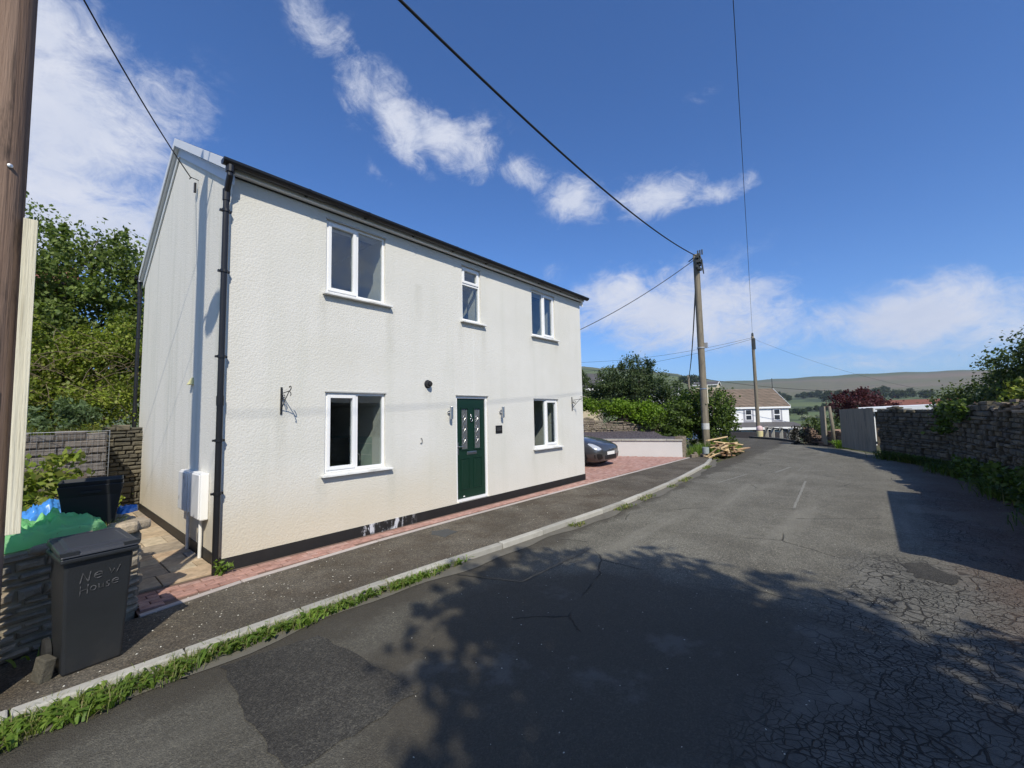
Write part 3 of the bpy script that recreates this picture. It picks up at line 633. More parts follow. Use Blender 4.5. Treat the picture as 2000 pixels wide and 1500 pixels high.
# ------------------------------------------------------------------ the house
HL, HD, HE, HR = 8.705, 6.18, 5.135, 6.85
house = empty('house', (0, 0, 0), label='two storey off white rendered house with black gutter and green front door beside the road', cat='house')
OPEN = {'w1': (1.265, 2.300, 3.80, 4.965), 'w2': (4.085, 4.630, 3.815, 4.975), 'w3': (6.425, 7.420, 3.815, 4.972), 'w4': (1.275, 2.306, 1.04, 2.265), 'w5': (6.41, 7.46, 1.04, 2.24), 'door': (3.888, 4.799, .165, 2.264)}
def front_wall():
    mb = MB(); T = .16; rects = list(OPEN.values())
    xs = sorted({0, HL}|{v for q in rects for v in q[:2]}); zs = sorted({.15, HE}|{v for q in rects for v in q[2:]})
    ins = lambda x, z: any(a < x < b and c < z < d for a, b, c, d in rects)
    for y in (0, T):
        for i in range(len(xs)-1):
            for j in range(len(zs)-1):
                if not ins((xs[i]+xs[i+1])/2, (zs[j]+zs[j+1])/2):
                    q = [(xs[i], y, zs[j]), (xs[i+1], y, zs[j]), (xs[i+1], y, zs[j+1]), (xs[i], y, zs[j+1])]
                    mb.add(q if y == 0 else q[::-1], [(0, 1, 2, 3)])
    for a, b, c, d in rects:
        mb.add([(a,0,c),(a,T,c),(a,T,d),(a,0,d)], [(0,1,2,3)]); mb.add([(b,0,c),(b,0,d),(b,T,d),(b,T,c)], [(0,1,2,3)])
        mb.add([(a,0,d),(a,T,d),(b,T,d),(b,0,d)], [(0,1,2,3)]); mb.add([(a,0,c),(b,0,c),(b,T,c),(a,T,c)], [(0,1,2,3)])
    # gables, back, inner faces
    for x, s_ in ((0, 1), (HL, -1)):
        g = [(x,0,.15),(x,HD,.15),(x,HD,HE),(x,HD/2,HR),(x,0,HE)]; mb.add(g if s_ < 0 else g[::-1], [(0,1,2,3,4)])
    mb.add([(0,HD,.15),(0,HD,HE),(HL,HD,HE),(HL,HD,.15)], [(0,1,2,3)])
    return mb.build('wall', M_render, house, fixn=False)
front_wall()
mb = MB(); pd = .004
a, b = OPEN['door'][0]-.02, OPEN['door'][1]+.02
mb.box(-.012, HL+.012, -.012, HD+.012, -.1, .152); mb.build('plinth', M_plinth, house)
# rooms behind the glass
mb = MB()
mb.box(.02, HL-.02, .17, HD-.02, .17, .22); mb.box(.02, HL-.02, .17, HD-.02, 2.42, 2.62); mb.box(.02, HL-.02, .17, HD-.02, 5.03, 5.08)
mb.build('floor_slab', M_dark, house)
mb = MB()
for k_ in ('w1', 'w2', 'w3', 'w4', 'w5'):
    a, b, c, d = OPEN[k_]; mb.box(b+.002, b+.05, .162, .40, c-.02, d+.04); mb.box(a-.05, a-.002, .162, .40, c-.02, d+.04); mb.box(a-.05, b+.05, .162, .40, d+.002, d+.04)
mb.build('window_reveal', M_inner, house)
mb = MB()
for z0, z1 in ((.22, 2.42), (2.62, 5.03)):
    for x in (.03, 2.37, 4.70, 7.52, HL-.1): mb.box(x, x+.07, .17, 4.0, z0, z1)
    mb.box(.03, HL-.1, 4.0, 4.1, z0, z1)
mb.build('inner_wall', M_inner, house)
# kitchen seen through the lower left window
t = NT('wall_tiles'); br = t.N.new('ShaderNodeTexBrick'); t.L.new(t.map((1, 1, 1), (math.pi/2, 0, math.pi/2)), br.inputs[0]); br.inputs['Scale'].default_value = 1; br.inputs['Brick Width'].default_value = .2; br.inputs['Row Height'].default_value = .1
br.inputs['Mortar Size'].default_value = .004; t.inp(br, 'Color1', (.50, .60, .56)); t.inp(br, 'Color2', (.46, .56, .53)); t.inp(br, 'Mortar', (.8, .8, .78)); M_tile = t.done(br.outputs[0], .25)
mb = MB(); mb.box(2.300, 2.3065, .17, .41, .98, 1.52); mb.box(2.355, 2.369, .41, 2.4, .95, 1.52); mb.build('kitchen_tile', M_tile, house)
mb = MB(); mb.box(.9, 2.32, .18, .78, .94, .98); mb.build('worktop', simple('worktop', (.45, .42, .38), .3, .1, 20), house)
mb = MB(); mb.box(.95, 2.30, 1.2, 1.26, .6, 1.5); mb.build('kitchen_cupboard', simple('cupboard', (.03, .03, .032), .5), house)
tp = MB(); pts = [(1.93, .36, .98), (1.93, .36, 1.20)]+[(1.93+.055-.055*math.cos(a_), .36, 1.20+.07*math.sin(a_)) for a_ in [i*math.pi/8 for i in range(1, 9)]]+[(2.04, .36, 1.15)]
tp.tube(pts, .012, 8); tp.lathe([(.03, .98), (.03, 1.0), (.018, 1.02)], (1.93, .36, 0), 12); tp.tube([(1.93, .36, 1.03), (1.86, .36, 1.07)], .008, 6)
tp.build('kitchen_tap', M_steel, house, smooth=True)

def mat_glass():
    t = NT('window_glass'); N, L = t.N, t.L
    gl = N.new('ShaderNodeBsdfGlossy'); gl.inputs['Roughness'].default_value = .004; gl.inputs['Color'].default_value = (.85, .92, 1, 1)
    tr = N.new('ShaderNodeBsdfTransparent'); tr.inputs[0].default_value = (.86, .89, .88, 1)
    fr = N.new('ShaderNodeLayerWeight'); fr.inputs[0].default_value = .5
    L.new(t.bump(t.noise(1.3, 2, .5), .06, .02), gl.inputs['Normal'])
    ms = N.new('ShaderNodeMixShader'); L.new(t.math('MULTIPLY_ADD', t.math('POWER', fr.outputs[1], 4.0), .85, .085, clamp=True), ms.inputs[0]); L.new(tr.outputs[0], ms.inputs[1]); L.new(gl.outputs[0], ms.inputs[2]); L.new(ms.outputs[0], t.out.inputs[0])
    return t.m
M_glass = mat_glass()
def frame_ring(mb, a, b, c, d, w, y0, y1, wb=None):
    wb = wb or w
    mb.box(a, a+w, y0, y1, c, d); mb.box(b-w, b, y0, y1, c, d); mb.box(a+w, b-w, y0, y1, d-w, d); mb.box(a+w, b-w, y0, y1, c, c+wb)
def window(key, kind, label=None):
    a, b, c, d = OPEN[key]; w = empty('window', (a, 0, c)); w.parent = house
    if label: w['label'] = label
    L_ = lambda o: o
    W_, H_ = b-a, d-c; e = .004; F0, F1 = .035, .10
    mb = MB(); frame_ring(mb, e, W_-e, e, H_-e, .042, F0, F1)
    panes = []
    def sash(x0, x1, z0, z1, hinge):
        m2 = MB(); frame_ring(m2, x0, x1, z0, z1, .052, F0-.016, F1-.01); o = m2.build('sash', M_white, w, bevel=.005)
        hb = MB(); hx = x0+.026 if hinge == 'r' else x1-.026
        if hinge == 'top': hb.box((x0+x1)/2-.05, (x0+x1)/2+.05, F1, F1+.02, z0+.02, z0+.04)
        else: hb.box(hx-.009, hx+.009, F1-.01, F1+.035, (z0+z1)/2-.06, (z0+z1)/2+.06)
        hb.build('handle', M_white, w, bevel=.004)
        panes.append((x0+.05, x1-.05, z0+.05, z1-.05))
    if kind == 'left':
        mx = W_*.50; mb.box(mx-.03, mx+.03, F0, F1, .046, H_-.046); sash(.040, mx-.012, .040, H_-.040, 'l'); panes.append((mx+.028, W_-.044, .044, H_-.044))
    elif kind == 'right':
        mx = W_*.50; mb.box(mx-.03, mx+.03, F0, F1, .046, H_-.046); sash(mx+.012, W_-.040, .040, H_-.040, 'r'); panes.append((.044, mx-.028, .044, H_-.044))
    else:
        mz = H_*.68; mb.box(.046, W_-.046, F0, F1, mz-.03, mz+.03); sash(.040, W_-.040, mz+.012, H_-.040, 'top'); panes.append((.044, W_-.044, .044, mz-.028))
    mb.build('frame', M_white, w, bevel=.004)
    for (x0, x1, z0, z1) in panes:
        g = MB(); g.box(x0, x1, .058, .064, z0, z1); g.build('pane', M_glass, w)
    sl = MB(); sh = .05 if key != 'w4' else .055
    sl.hexa([(-.055, -.085, -.030), (W_+.10, -.085, -.030), (W_+.10, .06, -.030), (-.055, .06, -.030), (-.055, -.085, -.012), (W_+.10, -.085, -.012), (W_+.10, .06, .004), (-.055, .06, .004)]) if False else None
    sl.box(-.055, W_+.10, -.085, -.004, -.048, -.018); sl.hexa([(0, -.06, -.018), (W_, -.06, -.018), (W_, .05, -.018), (0, .05, -.018), (0, -.06, -.010), (W_, -.06, -.010), (W_, .05, .003), (0, .05, .003)])
    sl.build('sill', M_sill, w, bevel=.004)
    hd = MB(); hd.box(-.01, W_+.01, -.012, -.001, H_-.006, H_+.014); hd.build('drip_bead', simple('bead', (.45, .45, .44), .6) if 'bead' not in bpy.data.materials else bpy.data.materials['bead'], w)
    return w
window('w1', 'left'); window('w2', 'top'); window('w3', 'right'); window('w4', 'left'); window('w5', 'right')

# front door
M_green = simple('green_door', (.005, .027, .016), .38, .15, 2, bump=.15, bscale=60)
dr = empty('door', (OPEN['door'][0], 0, OPEN['door'][2])); dr.parent = house; dr['label'] = 'dark green composite door with two leaded panes'
W_, H_ = .911, 2.099
mb = MB(); mb.box(.004, .055, .03, .11, .0, H_-.004); mb.box(W_-.055, W_-.004, .03, .11, 0, H_-.004); mb.box(.055, W_-.055, .03, .11, H_-.055, H_-.004); mb.box(.055, W_-.055, .0, .11, -.012, .045)
mb.build('frame', M_white, dr, bevel=.004)
lf = MB(); x0, x1, z0, z1 = .058, W_-.058, .05, H_-.06; yl = .055
pan = [(.19, .36, 1.02, 1.83), (.55, .72, 1.02, 1.83)]
xs = [x0, .19, .36, .55, .72, x1]
lf.box(x0, x1, yl, .10, z0, 1.02); lf.box(x0, x1, yl, .10, 1.83, z1)
for a_, b_ in ((x0, .19), (.36, .55), (.72, x1)): lf.box(a_, b_, yl, .10, 1.02, 1.83)
lo = lf.build('leaf', M_green, dr, bevel=.002)
mo = MB()
for a_, b_, c_, d_ in pan: frame_ring(mo, a_-.025, b_+.025, c_-.025, d_+.03, .022, yl-.014, yl+.001)
for a_, b_ in ((.16, .40), (.51, .75)):
    frame_ring(mo, a_, b_, .22, .84, .014, yl-.010, yl+.001)
    mo.hexa([(a_+.04, yl-.001, .27), (b_-.04, yl-.001, .27), (b_-.04, yl, .27), (a_+.04, yl, .27)]+[(a_+.05, yl-.012, .80), (b_-.05, yl-.012, .80), (b_-.04, yl, .80), (a_+.04, yl, .80)])
mo.build('panel_moulding', M_green, dr, bevel=.004)
t = NT('obscure_glass'); M_obs = t.done(t.mix(t.noise(5, 5, .6), (.05, .055, .06), (.17, .18, .185)), .12, t.bump(t.noise(90, 3, .6), .3, .004), 0, .9)
ld = MB()
for a_, b_, c_, d_ in pan:
    g = MB(); g.box(a_, b_, yl+.012, yl+.02, c_, d_); g.build('pane', M_obs, dr)
    cx_ = (a_+b_)/2; yy = yl+.009
    def path(p): ld.tube([(q[0], yy, q[1]) for q in p], .0042, 5)
    path([(a_+.018, c_+.015), (a_+.018, d_-.015)]); path([(b_-.018, c_+.015), (b_-.018, d_-.015)])
    path([(cx_, d_), (cx_, d_-.14)])
    for zc in (d_-.18, d_-.40, d_-.62):
        path([(cx_, zc+.05), (cx_-.032, zc), (cx_, zc-.05), (cx_+.032, zc), (cx_, zc+.05)])
        path([(a_, zc), (cx_-.032, zc)]); path([(cx_+.032, zc), (b_, zc)])
        path([(cx_, zc-.05), (cx_-.03, zc-.09), (cx_+.012, zc-.13), (cx_, zc-.17)]); path([(cx_, zc-.05), (cx_+.03, zc-.10), (cx_, zc-.17)])
ld.build('leading', M_steel, dr)
kn = MB(); kn.lathe([(.0, -.012), (.020, -.01), (.022, 0)], (W_/2, yl, 1.70), 12, 'y'); kn.tube([(W_/2, yl-.012, 1.70), (W_/2, yl-.02, 1.64)], .008, 6)
kn.tube([(W_/2+.032*math.cos(a_), yl-.02, 1.61+.036*math.sin(a_)) for a_ in [i*math.pi/8 for i in range(17)]], .007, 6); kn.build('knocker', M_steel, dr, smooth=True)
hn = MB(); hn.box(.075, .105, yl-.008, yl, .92, 1.16); hn.tube([(.09, yl-.005, 1.08), (.09, yl-.05, 1.08), (.20, yl-.055, 1.08)], .0095, 8); hn.build('handle', M_steel, dr, bevel=.002)
lp = MB(); lp.box(.33, .60, yl-.010, yl, .905, .965); lp.box(.345, .585, yl-.018, yl-.010, .925, .955); lp.build('letter_plate', M_steel, dr, bevel=.004)
cp = MB(); cp.box(.22, .26, yl-.006, yl, .075, .095); cp.build('door_plate', M_white, dr)
mb = MB(); mb.box(-.01, W_+.01, -.012, -.001, H_-.002, H_+.014); mb.build('drip_bead', bpy.data.materials['bead'], dr)

# roof, verge boards, eaves
sl_ = (HR-HE)/(HD/2); ov = .16; M_tileroof = simple('dark_roof_tile', (.035, .035, .04), .6, .3, 6, bump=.5)
mb = MB(); th = .09; zt = .11
for sgn in (0, 1):
    Y = lambda y: y if sgn == 0 else HD-y
    y0, z0 = -ov, HE-ov*sl_+zt; n_ = 13
    for k in range(n_):   # overlapping courses
        t0, t1 = k/n_, (k+1)/n_; ya, yb = y0+(HD/2-y0)*t0, y0+(HD/2-y0)*t1+.02; za, zb = z0+(ya-y0)*sl_, z0+(yb-y0)*sl_
        w_ = .076; p = [(-w_, Y(ya), za), (HL+w_, Y(ya), za), (HL+w_, Y(yb), zb-.02), (-w_, Y(yb), zb-.02), (-w_, Y(ya), za+.035), (HL+w_, Y(ya), za+.035), (HL+w_, Y(yb), zb+.0), (-w_, Y(yb), zb+.0)]
        mb.hexa(p)
rf = mb.build('roof', M_tileroof, house)
mb = MB(); mb.tube([(-.07, HD/2, HR+.10), (HL+.07, HD/2, HR+.10)], .06, 10); mb.build('ridge', M_tileroof, rf)
def verge(xo, name, dz0, dz1, x0, x1):
    mb = MB()
    for sgn in (0, 1):
        Y = lambda y: y if sgn == 0 else HD-y
        y0 = -.10 if sgn == 0 else -.10; za = HE+y0*sl_
        p = []
        for dz in (dz0, dz1):
            p += [(x0, Y(y0), za+dz), (x1, Y(y0), za+dz), (x1, Y(HD/2), HR+dz), (x0, Y(HD/2), HR+dz)]
        mb.hexa(p)
    return mb.build(name, M_soffit, house, bevel=.004)
for s_ in (0, 1):
    f = (lambda a, b: (a, b)) if s_ == 0 else (lambda a, b: (HL-b, HL-a))
    verge(0, 'bargeboard', .02, .165, *f(-.100, -.078)); verge(0, 'verge_soffit', -.005, .012, *f(-.077, -.001)); verge(0, 'barge_trim', -.15, -.008, *f(-.026, -.002))
mb = MB(); mb.box(-.075, HL+.075, -.105, -.085, HE-.045, HE+.08); mb.build('fascia', M_soffit, house, bevel=.003)
mb = MB(); mb.box(-.05, HL+.05, -.084, -.002, HE-.04, HE-.025); mb.build('soffit', M_soffit, house)
mb = MB(); mb.box(-.005, HL+.005, -.014, -.003, HE-.062, HE-.044); mb.build('eaves_bead', M_black, house)
mb = MB(); mb.box(-.10, HL+.10, HD+.105, HD+.125, HE-.06, HE+.10); mb.build('fascia', M_soffit, house)
def gutter(yc, sgn):
    mb = MB(); pr = [(math.cos(a_)*.070, math.sin(a_)*.074) for a_ in [math.pi+i*math.pi/8 for i in range(9)]]; pin = [(a_*.9, b_*.9) for a_, b_ in pr[::-1]]; q = pr+pin; zc = HE+.055
    x0, x1 = -.16, HL+.16; n_ = len(q); mb.add([(x0, yc+a_, zc+b_) for a_, b_ in q]+[(x1, yc+a_, zc+b_) for a_, b_ in q], [(i, (i+1) % n_, n_+(i+1) % n_, n_+i) for i in range(n_)])
    for x in (x0, x1): mb.add([(x, yc+a_, zc+b_) for a_, b_ in pr], [tuple(range(9))])
    k = .9
    while k < HL:
        pb = [(a_*1.13, b_*1.13) for a_, b_ in pr]; mb.add([(k-.02, yc+a_, zc+b_) for a_, b_ in pb]+[(k+.02, yc+a_, zc+b_) for a_, b_ in pb], [(i, i+1, 10+i-1+0, 9+i) for i in range(8)])
        mb.box(k-.02, k+.02, yc+.05, yc+.07, zc-.07, zc+.01) if sgn < 0 else None; k += .95
    return mb.build('gutter', M_black, house)
gutter(-.172, -1); gutter(HD+.19, 1)
def downpipe(pts, x, y):
    mb = MB(); mb.tube(pts, .036, 12); mb.lathe([(.05, 0), (.05, .09)], (pts[0][0], pts[0][1], pts[0][2]-.09), 12)
    for z in (4.55, 3.75, 2.65, 1.6, .95): mb.lathe([(.047, z), (.047, z+.035)], (x, y, 0), 12); mb.box(x-.065, x+.065, y+.0, y+.035, z+.004, z+.03)
    mb.tube([(x, y, 2.05), (x, y, 2.17)], .042, 12); mb.tube([(x, y, 4.70), (x, y, 4.85)], .043, 12)
    return mb.build('downpipe', M_black, house, smooth=False)
downpipe([(-.075, -.172, 5.13), (-.075, -.172, 5.00), (-.078, -.06, 4.80), (-.078, -.06, 4.6), (-.078, -.06, .0)], -.078, -.06)
downpipe([(-.075, HD+.19, 5.17), (-.075, HD+.19, 4.98), (-.075, HD+.06, 4.78), (-.075, HD+.06, 0)], -.075, HD+.06)

# ------------------------------------------------------------------ fittings on the house
def wall_lamp(x, label):
    t = empty('wall_lamp', (x, 0, 1.92), label=label, cat='wall lamp', group='steel wall lamps either side of the green door')
    mb = MB(); mb.lathe([(.030, -.12), (.032, -.115), (.032, .115), (.030, .12)], (0, -.085, 0), 16); mb.build('tube', M_steel, t, smooth=False, bevel=.002)
    mb = MB(); mb.lathe([(.04, -.018), (.042, -.014), (.042, 0)], (0, 0, 0), 16, 'y'); mb.tube([(0, -.015, 0), (0, -.055, 0)], .014, 8); mb.build('bracket', M_steel, t)
    mb = MB(); mb.lathe([(.026, -.115), (.026, .113)], (0, -.085, 0), 12); mb.build('lens', M_glass, t)
wall_lamp(3.70, 'steel up and down wall lamp left of the green door'); wall_lamp(5.19, 'steel up and down wall lamp above the black house nameplate')
def hook(x, label, z=2.12, s=1.0):
    t = empty('basket_bracket', (x, 0, z), label=label, cat='wall bracket', group='black iron hanging basket brackets on the front wall')
    mb = MB(); mb.box(-.013, .013, -.016, -.001, -.19, .19); mb.build('backplate', M_iron, t, bevel=.003)
    mb = MB(); rr_ = .006
    mb.tube([(0, -.01, .10), (0, -.22, .12), (0, -.30, .13)]+[(0, -.30-.03*math.sin(a_), .155-.028*math.cos(a_)+.006) for a_ in [i*.55 for i in range(1, 9)]], rr_, 6)
    mb.build('arm', M_iron, t)
    mb = MB(); mb.tube([(0, -.012, -.12), (0, -.15, .02), (0, -.27, .12), (0, -.32, .10), (0, -.33, .07), (0, -.31, .06)], rr_, 6)
    mb.tube([(0, -.02, .04)]+[(0, -.09-.045*math.cos(a_), .045+.035*math.sin(a_)) for a_ in [i*.6 for i in range(0, 10)]], rr_*.8, 6)
    mb.tube([(0, -.02, .07), (0, -.07, .03), (0, -.12, -.02)], rr_*.8, 6)
    mb.build('scroll', M_iron, t)
hook(.655, 'black iron scroll bracket left of the ground floor kitchen window'); hook(8.13, 'black iron scroll bracket near the far corner of the house front')
t = empty('wall_vent', (3.19, 0, 2.46), label='round black vent cowl on the render above and left of the door', cat='vent')
mb = MB(); mb.lathe([(.075, 0), (.078, -.012), (.062, -.02), (.058, -.07), (.050, -.085)], (0, 0, 0), 20, 'y'); mb.build('cowl', M_black, t)
mb = MB(); mb.lathe([(.035, -.09), (.04, -.10), (.0, -.11)], (0, 0, 0), 14, 'y'); mb.build('grille', M_rubber, t)
t = empty('nameplate', (5.13, 0, 1.545), label='small black slate house nameplate right of the door', cat='nameplate')
mb = MB(); mb.box(-.105, .105, -.014, -.001, -.085, .085); mb.build('plate', simple('slate_plate', (.012, .012, .013), .35), t, bevel=.003)
mb = MB(); mb.box(-.075, .07, -.0155, -.0142, .022, .034); mb.box(-.08, .075, -.0155, -.0142, -.020, -.008); mb.build('engraved_line', simple('engraving', (.10, .10, .105), .6), t)
mb = MB(); mb.tube([(3.03, -.004, 1.47), (3.045, -.02, 1.46), (3.05, -.025, 1.42), (3.04, -.018, 1.385), (3.02, -.004, 1.375)], .009, 8)
tag(mb.build('wall_hook', simple('grey_fitting', (.25, .24, .22), .6), smooth=True), 'small curved grey fitting on the render between kitchen window and door', 'hook')
def meter(y, z0, z1, w, label, worn):
    t = empty('meter_box', (0, y, 0), label=label, cat='meter box', group='white utility meter boxes on the gable')
    mt = M_white if not worn else simple('chalky_box', (.66, .66, .65), .55, .08, 14, dirt=(.30, .27, .22))
    mb = MB(); mb.box(-.10, -.001, -w/2, w/2, z0, z1); mb.build('case', M_white, t, bevel=.016)
    mb = MB(); mb.box(-.118, -.1003, -w/2+.012, w/2-.012, z0+.02, z1-.02); mb.build('cover', mt, t, bevel=.012)
    mb = MB(); mb.tube([(-.045, -w*.10, z0+.02), (-.045, -w*.10, .012 if worn else .02)], .021, 10); mb.build('conduit', M_sill, t)
meter(1.50, .56, 1.14, .50, 'white meter box on the gable with a chipped and scuffed cover', True); meter(.83, .54, 1.16, .46, 'clean square white meter box nearest the black downpipe', False)
al = MB(); al.hexa([(-.07, -.06, -.05), (-.001, -.06, -.05), (-.001, .06, -.05), (-.07, .06, -.05), (-.015, -.05, .06), (-.001, -.05, .06), (-.001, .05, .06), (-.015, .05, .06)])
t = al.build('alarm_box', simple('cream_plastic', (.72, .68, .35), .5), bevel=.006); t.location = (0, 1.66, 2.47); tag(t, 'small cream wedge shaped alarm box on the gable wall', 'alarm box')
t = empty('cable_hook', (0, 1.74, 5.72), label='cable bracket high on the gable where the telephone wire lands', cat='bracket')
mb = MB(); mb.tube([(0, 0, 0), (-.10, 0, .01), (-.12, 0, -.03)], .007, 6); mb.build('hook', M_iron, t)
mb = MB(); mb.box(-.06, -.03, -.02, .02, -.22, -.06); mb.build('junction_box', M_black, t, bevel=.005)

# ------------------------------------------------------------------ poles and wires
def pole(name, x, y, z0, z1, r0, r1, mat, label, lean=(0, 0), group=None):
    t = empty(name, (x, y, z0), label=label, cat='utility pole', group=group); H = z1-z0; mb = MB()
    n_ = 12; mb.tube([(lean[0]*k/n_, lean[1]*k/n_, H*k/n_-.0) for k in range(n_+1)], [r0+(r1-r0)*k/n_ for k in range(n_+1)], 20); mb.build('shaft', mat, t, smooth=False)
    for p in t.children[0].data.polygons: p.use_smooth = len(p.vertices) == 4
    return t
p1 = pole('telegraph_pole', -1.86, -1.50, -.1, 8.85, .155, .125, M_pole_near, 'dark brown creosoted telegraph pole at the near left edge of the scene')
mb = MB(); mb.obox((.02, .0), (.3, -1), .0, .0, 0, 0) if False else None
mb.lathe([(.016, -.006), (.014, -.010), (.0, -.012)], (.06, -.132, 3.82), 14, 'y'); mb.build('pole_stud', M_steel, p1)
t = NT('yellow_sign'); M_yel = t.done((.80, .66, .02), .5)
mb = MB()
for k in range(1): mb.add([(-.161*math.cos(a_)-.0, -.161*math.sin(a_), 1.92+z_) for z_ in (0, .30) for a_ in [(.35+i*.17) for i in range(11)]], [(i, i+1, 11+i+1, 11+i) for i in range(10)])
ys = mb.build('warning_plate', M_yel, p1)
# street light on an arm over the road (outside the photograph; its shadow falls on the gable)
mb = MB(); mb.tube([(0, -.1, 6.72), (.0, -.30, 6.82), (.0, -.50, 6.84)], .022, 8); mb.build('lamp_arm', simple('galvanised', (.35, .36, .37), .5, metal=.7), p1)
mb = MB(); mb.lathe([(.03, 0), (.10, -.06), (.145, -.22), (.135, -.42), (.08, -.55), (.02, -.58)], (.0, -.42, 6.82), 16, 'y'); lh = mb.build('lamp_head', bpy.data.materials['galvanised'], p1, smooth=True)
mb = MB(); mb.tube([(-.12, -.135, 8.25), (.12, -.135, 8.25)], .015, 6); mb.build('cable_bracket', M_iron, p1)
bt = MB(); bt.box(-.036, .036, -.022, .022, 0, 2.27); t = bt.build('timber_batten', M_batten, bevel=.004); t.location = (-1.675, -1.60, 1.10); t.rotation_euler = (0, math.radians(-.3), 0); tag(t, 'pale unpainted timber batten strapped upright beside the dark pole', 'batten')
p2 = pole('telegraph_pole', 19.95, -.10, -.1, 9.66, .175, .14, M_pole_far, 'grey telegraph pole rising from the timber offcuts at the bend')
p2.rotation_euler = (0, math.radians(-.35), 0)
mb = MB(); r = random.Random(4)
for k in range(7): mb.box(-.26+r.uniform(0, .2)-.1, .02+r.uniform(0, .1), -.24+r.uniform(-.06, .1), -.16+r.uniform(0, .1), 8.9+k*.12, 9.02+k*.12)
for k in range(5): mb.tube([(-.12, -.2+.02*k, 9.75), (-.2+.03*k, -.30, 9.4), (-.05+.05*k, -.28, 9.0-.06*k)], .025, 6)
for k in range(3): mb.tube([(.0, -.3+.1*k, 9.7), (.0, -.3+.1*k, 9.95)], .035, 7)
mb.tube([(-.25, .05, 9.55), (-.02, .35, 9.5)], .03, 6); mb.build('pole_top_gear', simple('oxidised_gear', (.05, .055, .055), .7, .4, 8), p2)
mb = MB(); mb.lathe([(.180, 1.05), (.179, 1.35)], (0, 0, 0), 16); mb.build('identity_band', simple('pale_band', (.5, .5, .48), .6, .2, 12), p2)
mb = MB(); mb.lathe([(.178, 3.0), (.178, 3.05)], (0, 0, 0), 16); mb.build('strap', M_steel, p2); mb = MB(); mb.lathe([(.185, 5.02), (.185, 5.08)], (0, 0, 0), 16); mb.box(.10, .26, -.26, -.12, 5.05, 5.3); mb.build('strap', simple('strap_steel', (.42, .42, .42), .5, metal=.5), p2)
mb = MB(); mb.box(-.04, .05, -.192, -.168, 2.3, 3.2); mb.build('cable_guard', M_batten, p2)
p3 = pole('telegraph_pole', 31.1, -.36, -.3, 6.95, .13, .09, M_pole_far, 'thin weathered telegraph pole in front of the white house')
mb = MB(); mb.box(-.12, .12, -.14, -.02, 6.35, 7.1); mb.lathe([(.06, 7.2), (.08, 7.35), (.05, 7.5)], (0, 0, 0), 8); mb.build('pole_top_gear', bpy.data.materials['oxidised_gear'], p3)
mb = MB()
for k in range(12): mb = MB(); mb.tube([(-.17 if k % 2 else .17, 0, 3.2+k*.27), (0, 0, 3.2+k*.27)], .012, 5); mb.build('climbing_step', M_iron, p3)
p4 = pole('telegraph_pole', 41.3, 7.3, -.8, 5.4, .13, .10, M_pole_far, 'short distant telegraph pole standing beyond the ivy hedge')
p5 = pole('telegraph_pole', -9.2, -7.6, -.1, 10.9, .17, .125, M_pole_near, 'telegraph pole on the roadside verge behind the viewpoint')
def cable(name, A, B, sag, r_, label, n_=40, group=None):
    A = Vector(A); B = Vector(B); mb = MB(); pts = []
    for k in range(n_+1):
        t_ = k/n_; p = A.lerp(B, t_); p.z -= sag*4*t_*(1-t_); pts.append(p)
    mb.tube(pts, r_, 6); return tag(mb.build(name, M_wire, smooth=True), label, 'cable', group)
cable('overhead_cable', (-1.85, -1.5, 8.2), (19.9, -.15, 9.58), .65, .026, 'thick black overhead cable running diagonally across the sky to the grey pole', 60)
cable('telephone_wire', (-1.86, -1.62, 5.95), (-.10, 1.74, 5.72), .10, .008, 'thin telephone wire running from the dark pole down to the gable')
cable('telephone_wire', (-9.2, -7.6, 10.65), (31.1, -.36, 6.95), 1.27, .006, 'thin wire rising almost straight up the sky from the thin far pole', 80)
cable('telephone_wire', (19.85, -.1, 9.45), (12.4, 14.5, 4.6), 1.6, .017, 'sagging wire from the grey pole towards the house corner')
cable('stay_cable', (19.85, -.05, 8.4), (41.2, 7.3, 5.0), .9, .035, 'dark cable dropping from the grey pole to the short distant pole')
cable('overhead_cable', (41.3, 7.3, 5.3), (52, -14, 3.4), .9, .018, 'low dark cable crossing the moorland skyline to the right')
cable('telephone_wire', (31.0, -.36, 6.85), (26, 13, 6.0), .5, .009, 'upper faint wire from the thin far pole to the left')
cable('telephone_wire', (31.0, -.36, 6.75), (24, 13, 4.9), .5, .009, 'lower faint wire from the thin far pole to the left')
cable('telephone_wire', (31.2, -.36, 6.8), (46, -12, 2.6), .6, .006, 'faint wire sloping from the thin far pole to the right')
cable('stay_wire', (-1.9, -1.45, 7.9), (-1.75, 7.4, 1.5), .04, .007, 'steel stay wire running from the dark pole back into the trees')
cable('stay_wire', (-2.0, -1.45, 6.6), (-1.9, 6.2, .9), .04, .005, 'second thinner stay wire from the dark pole to the bank')

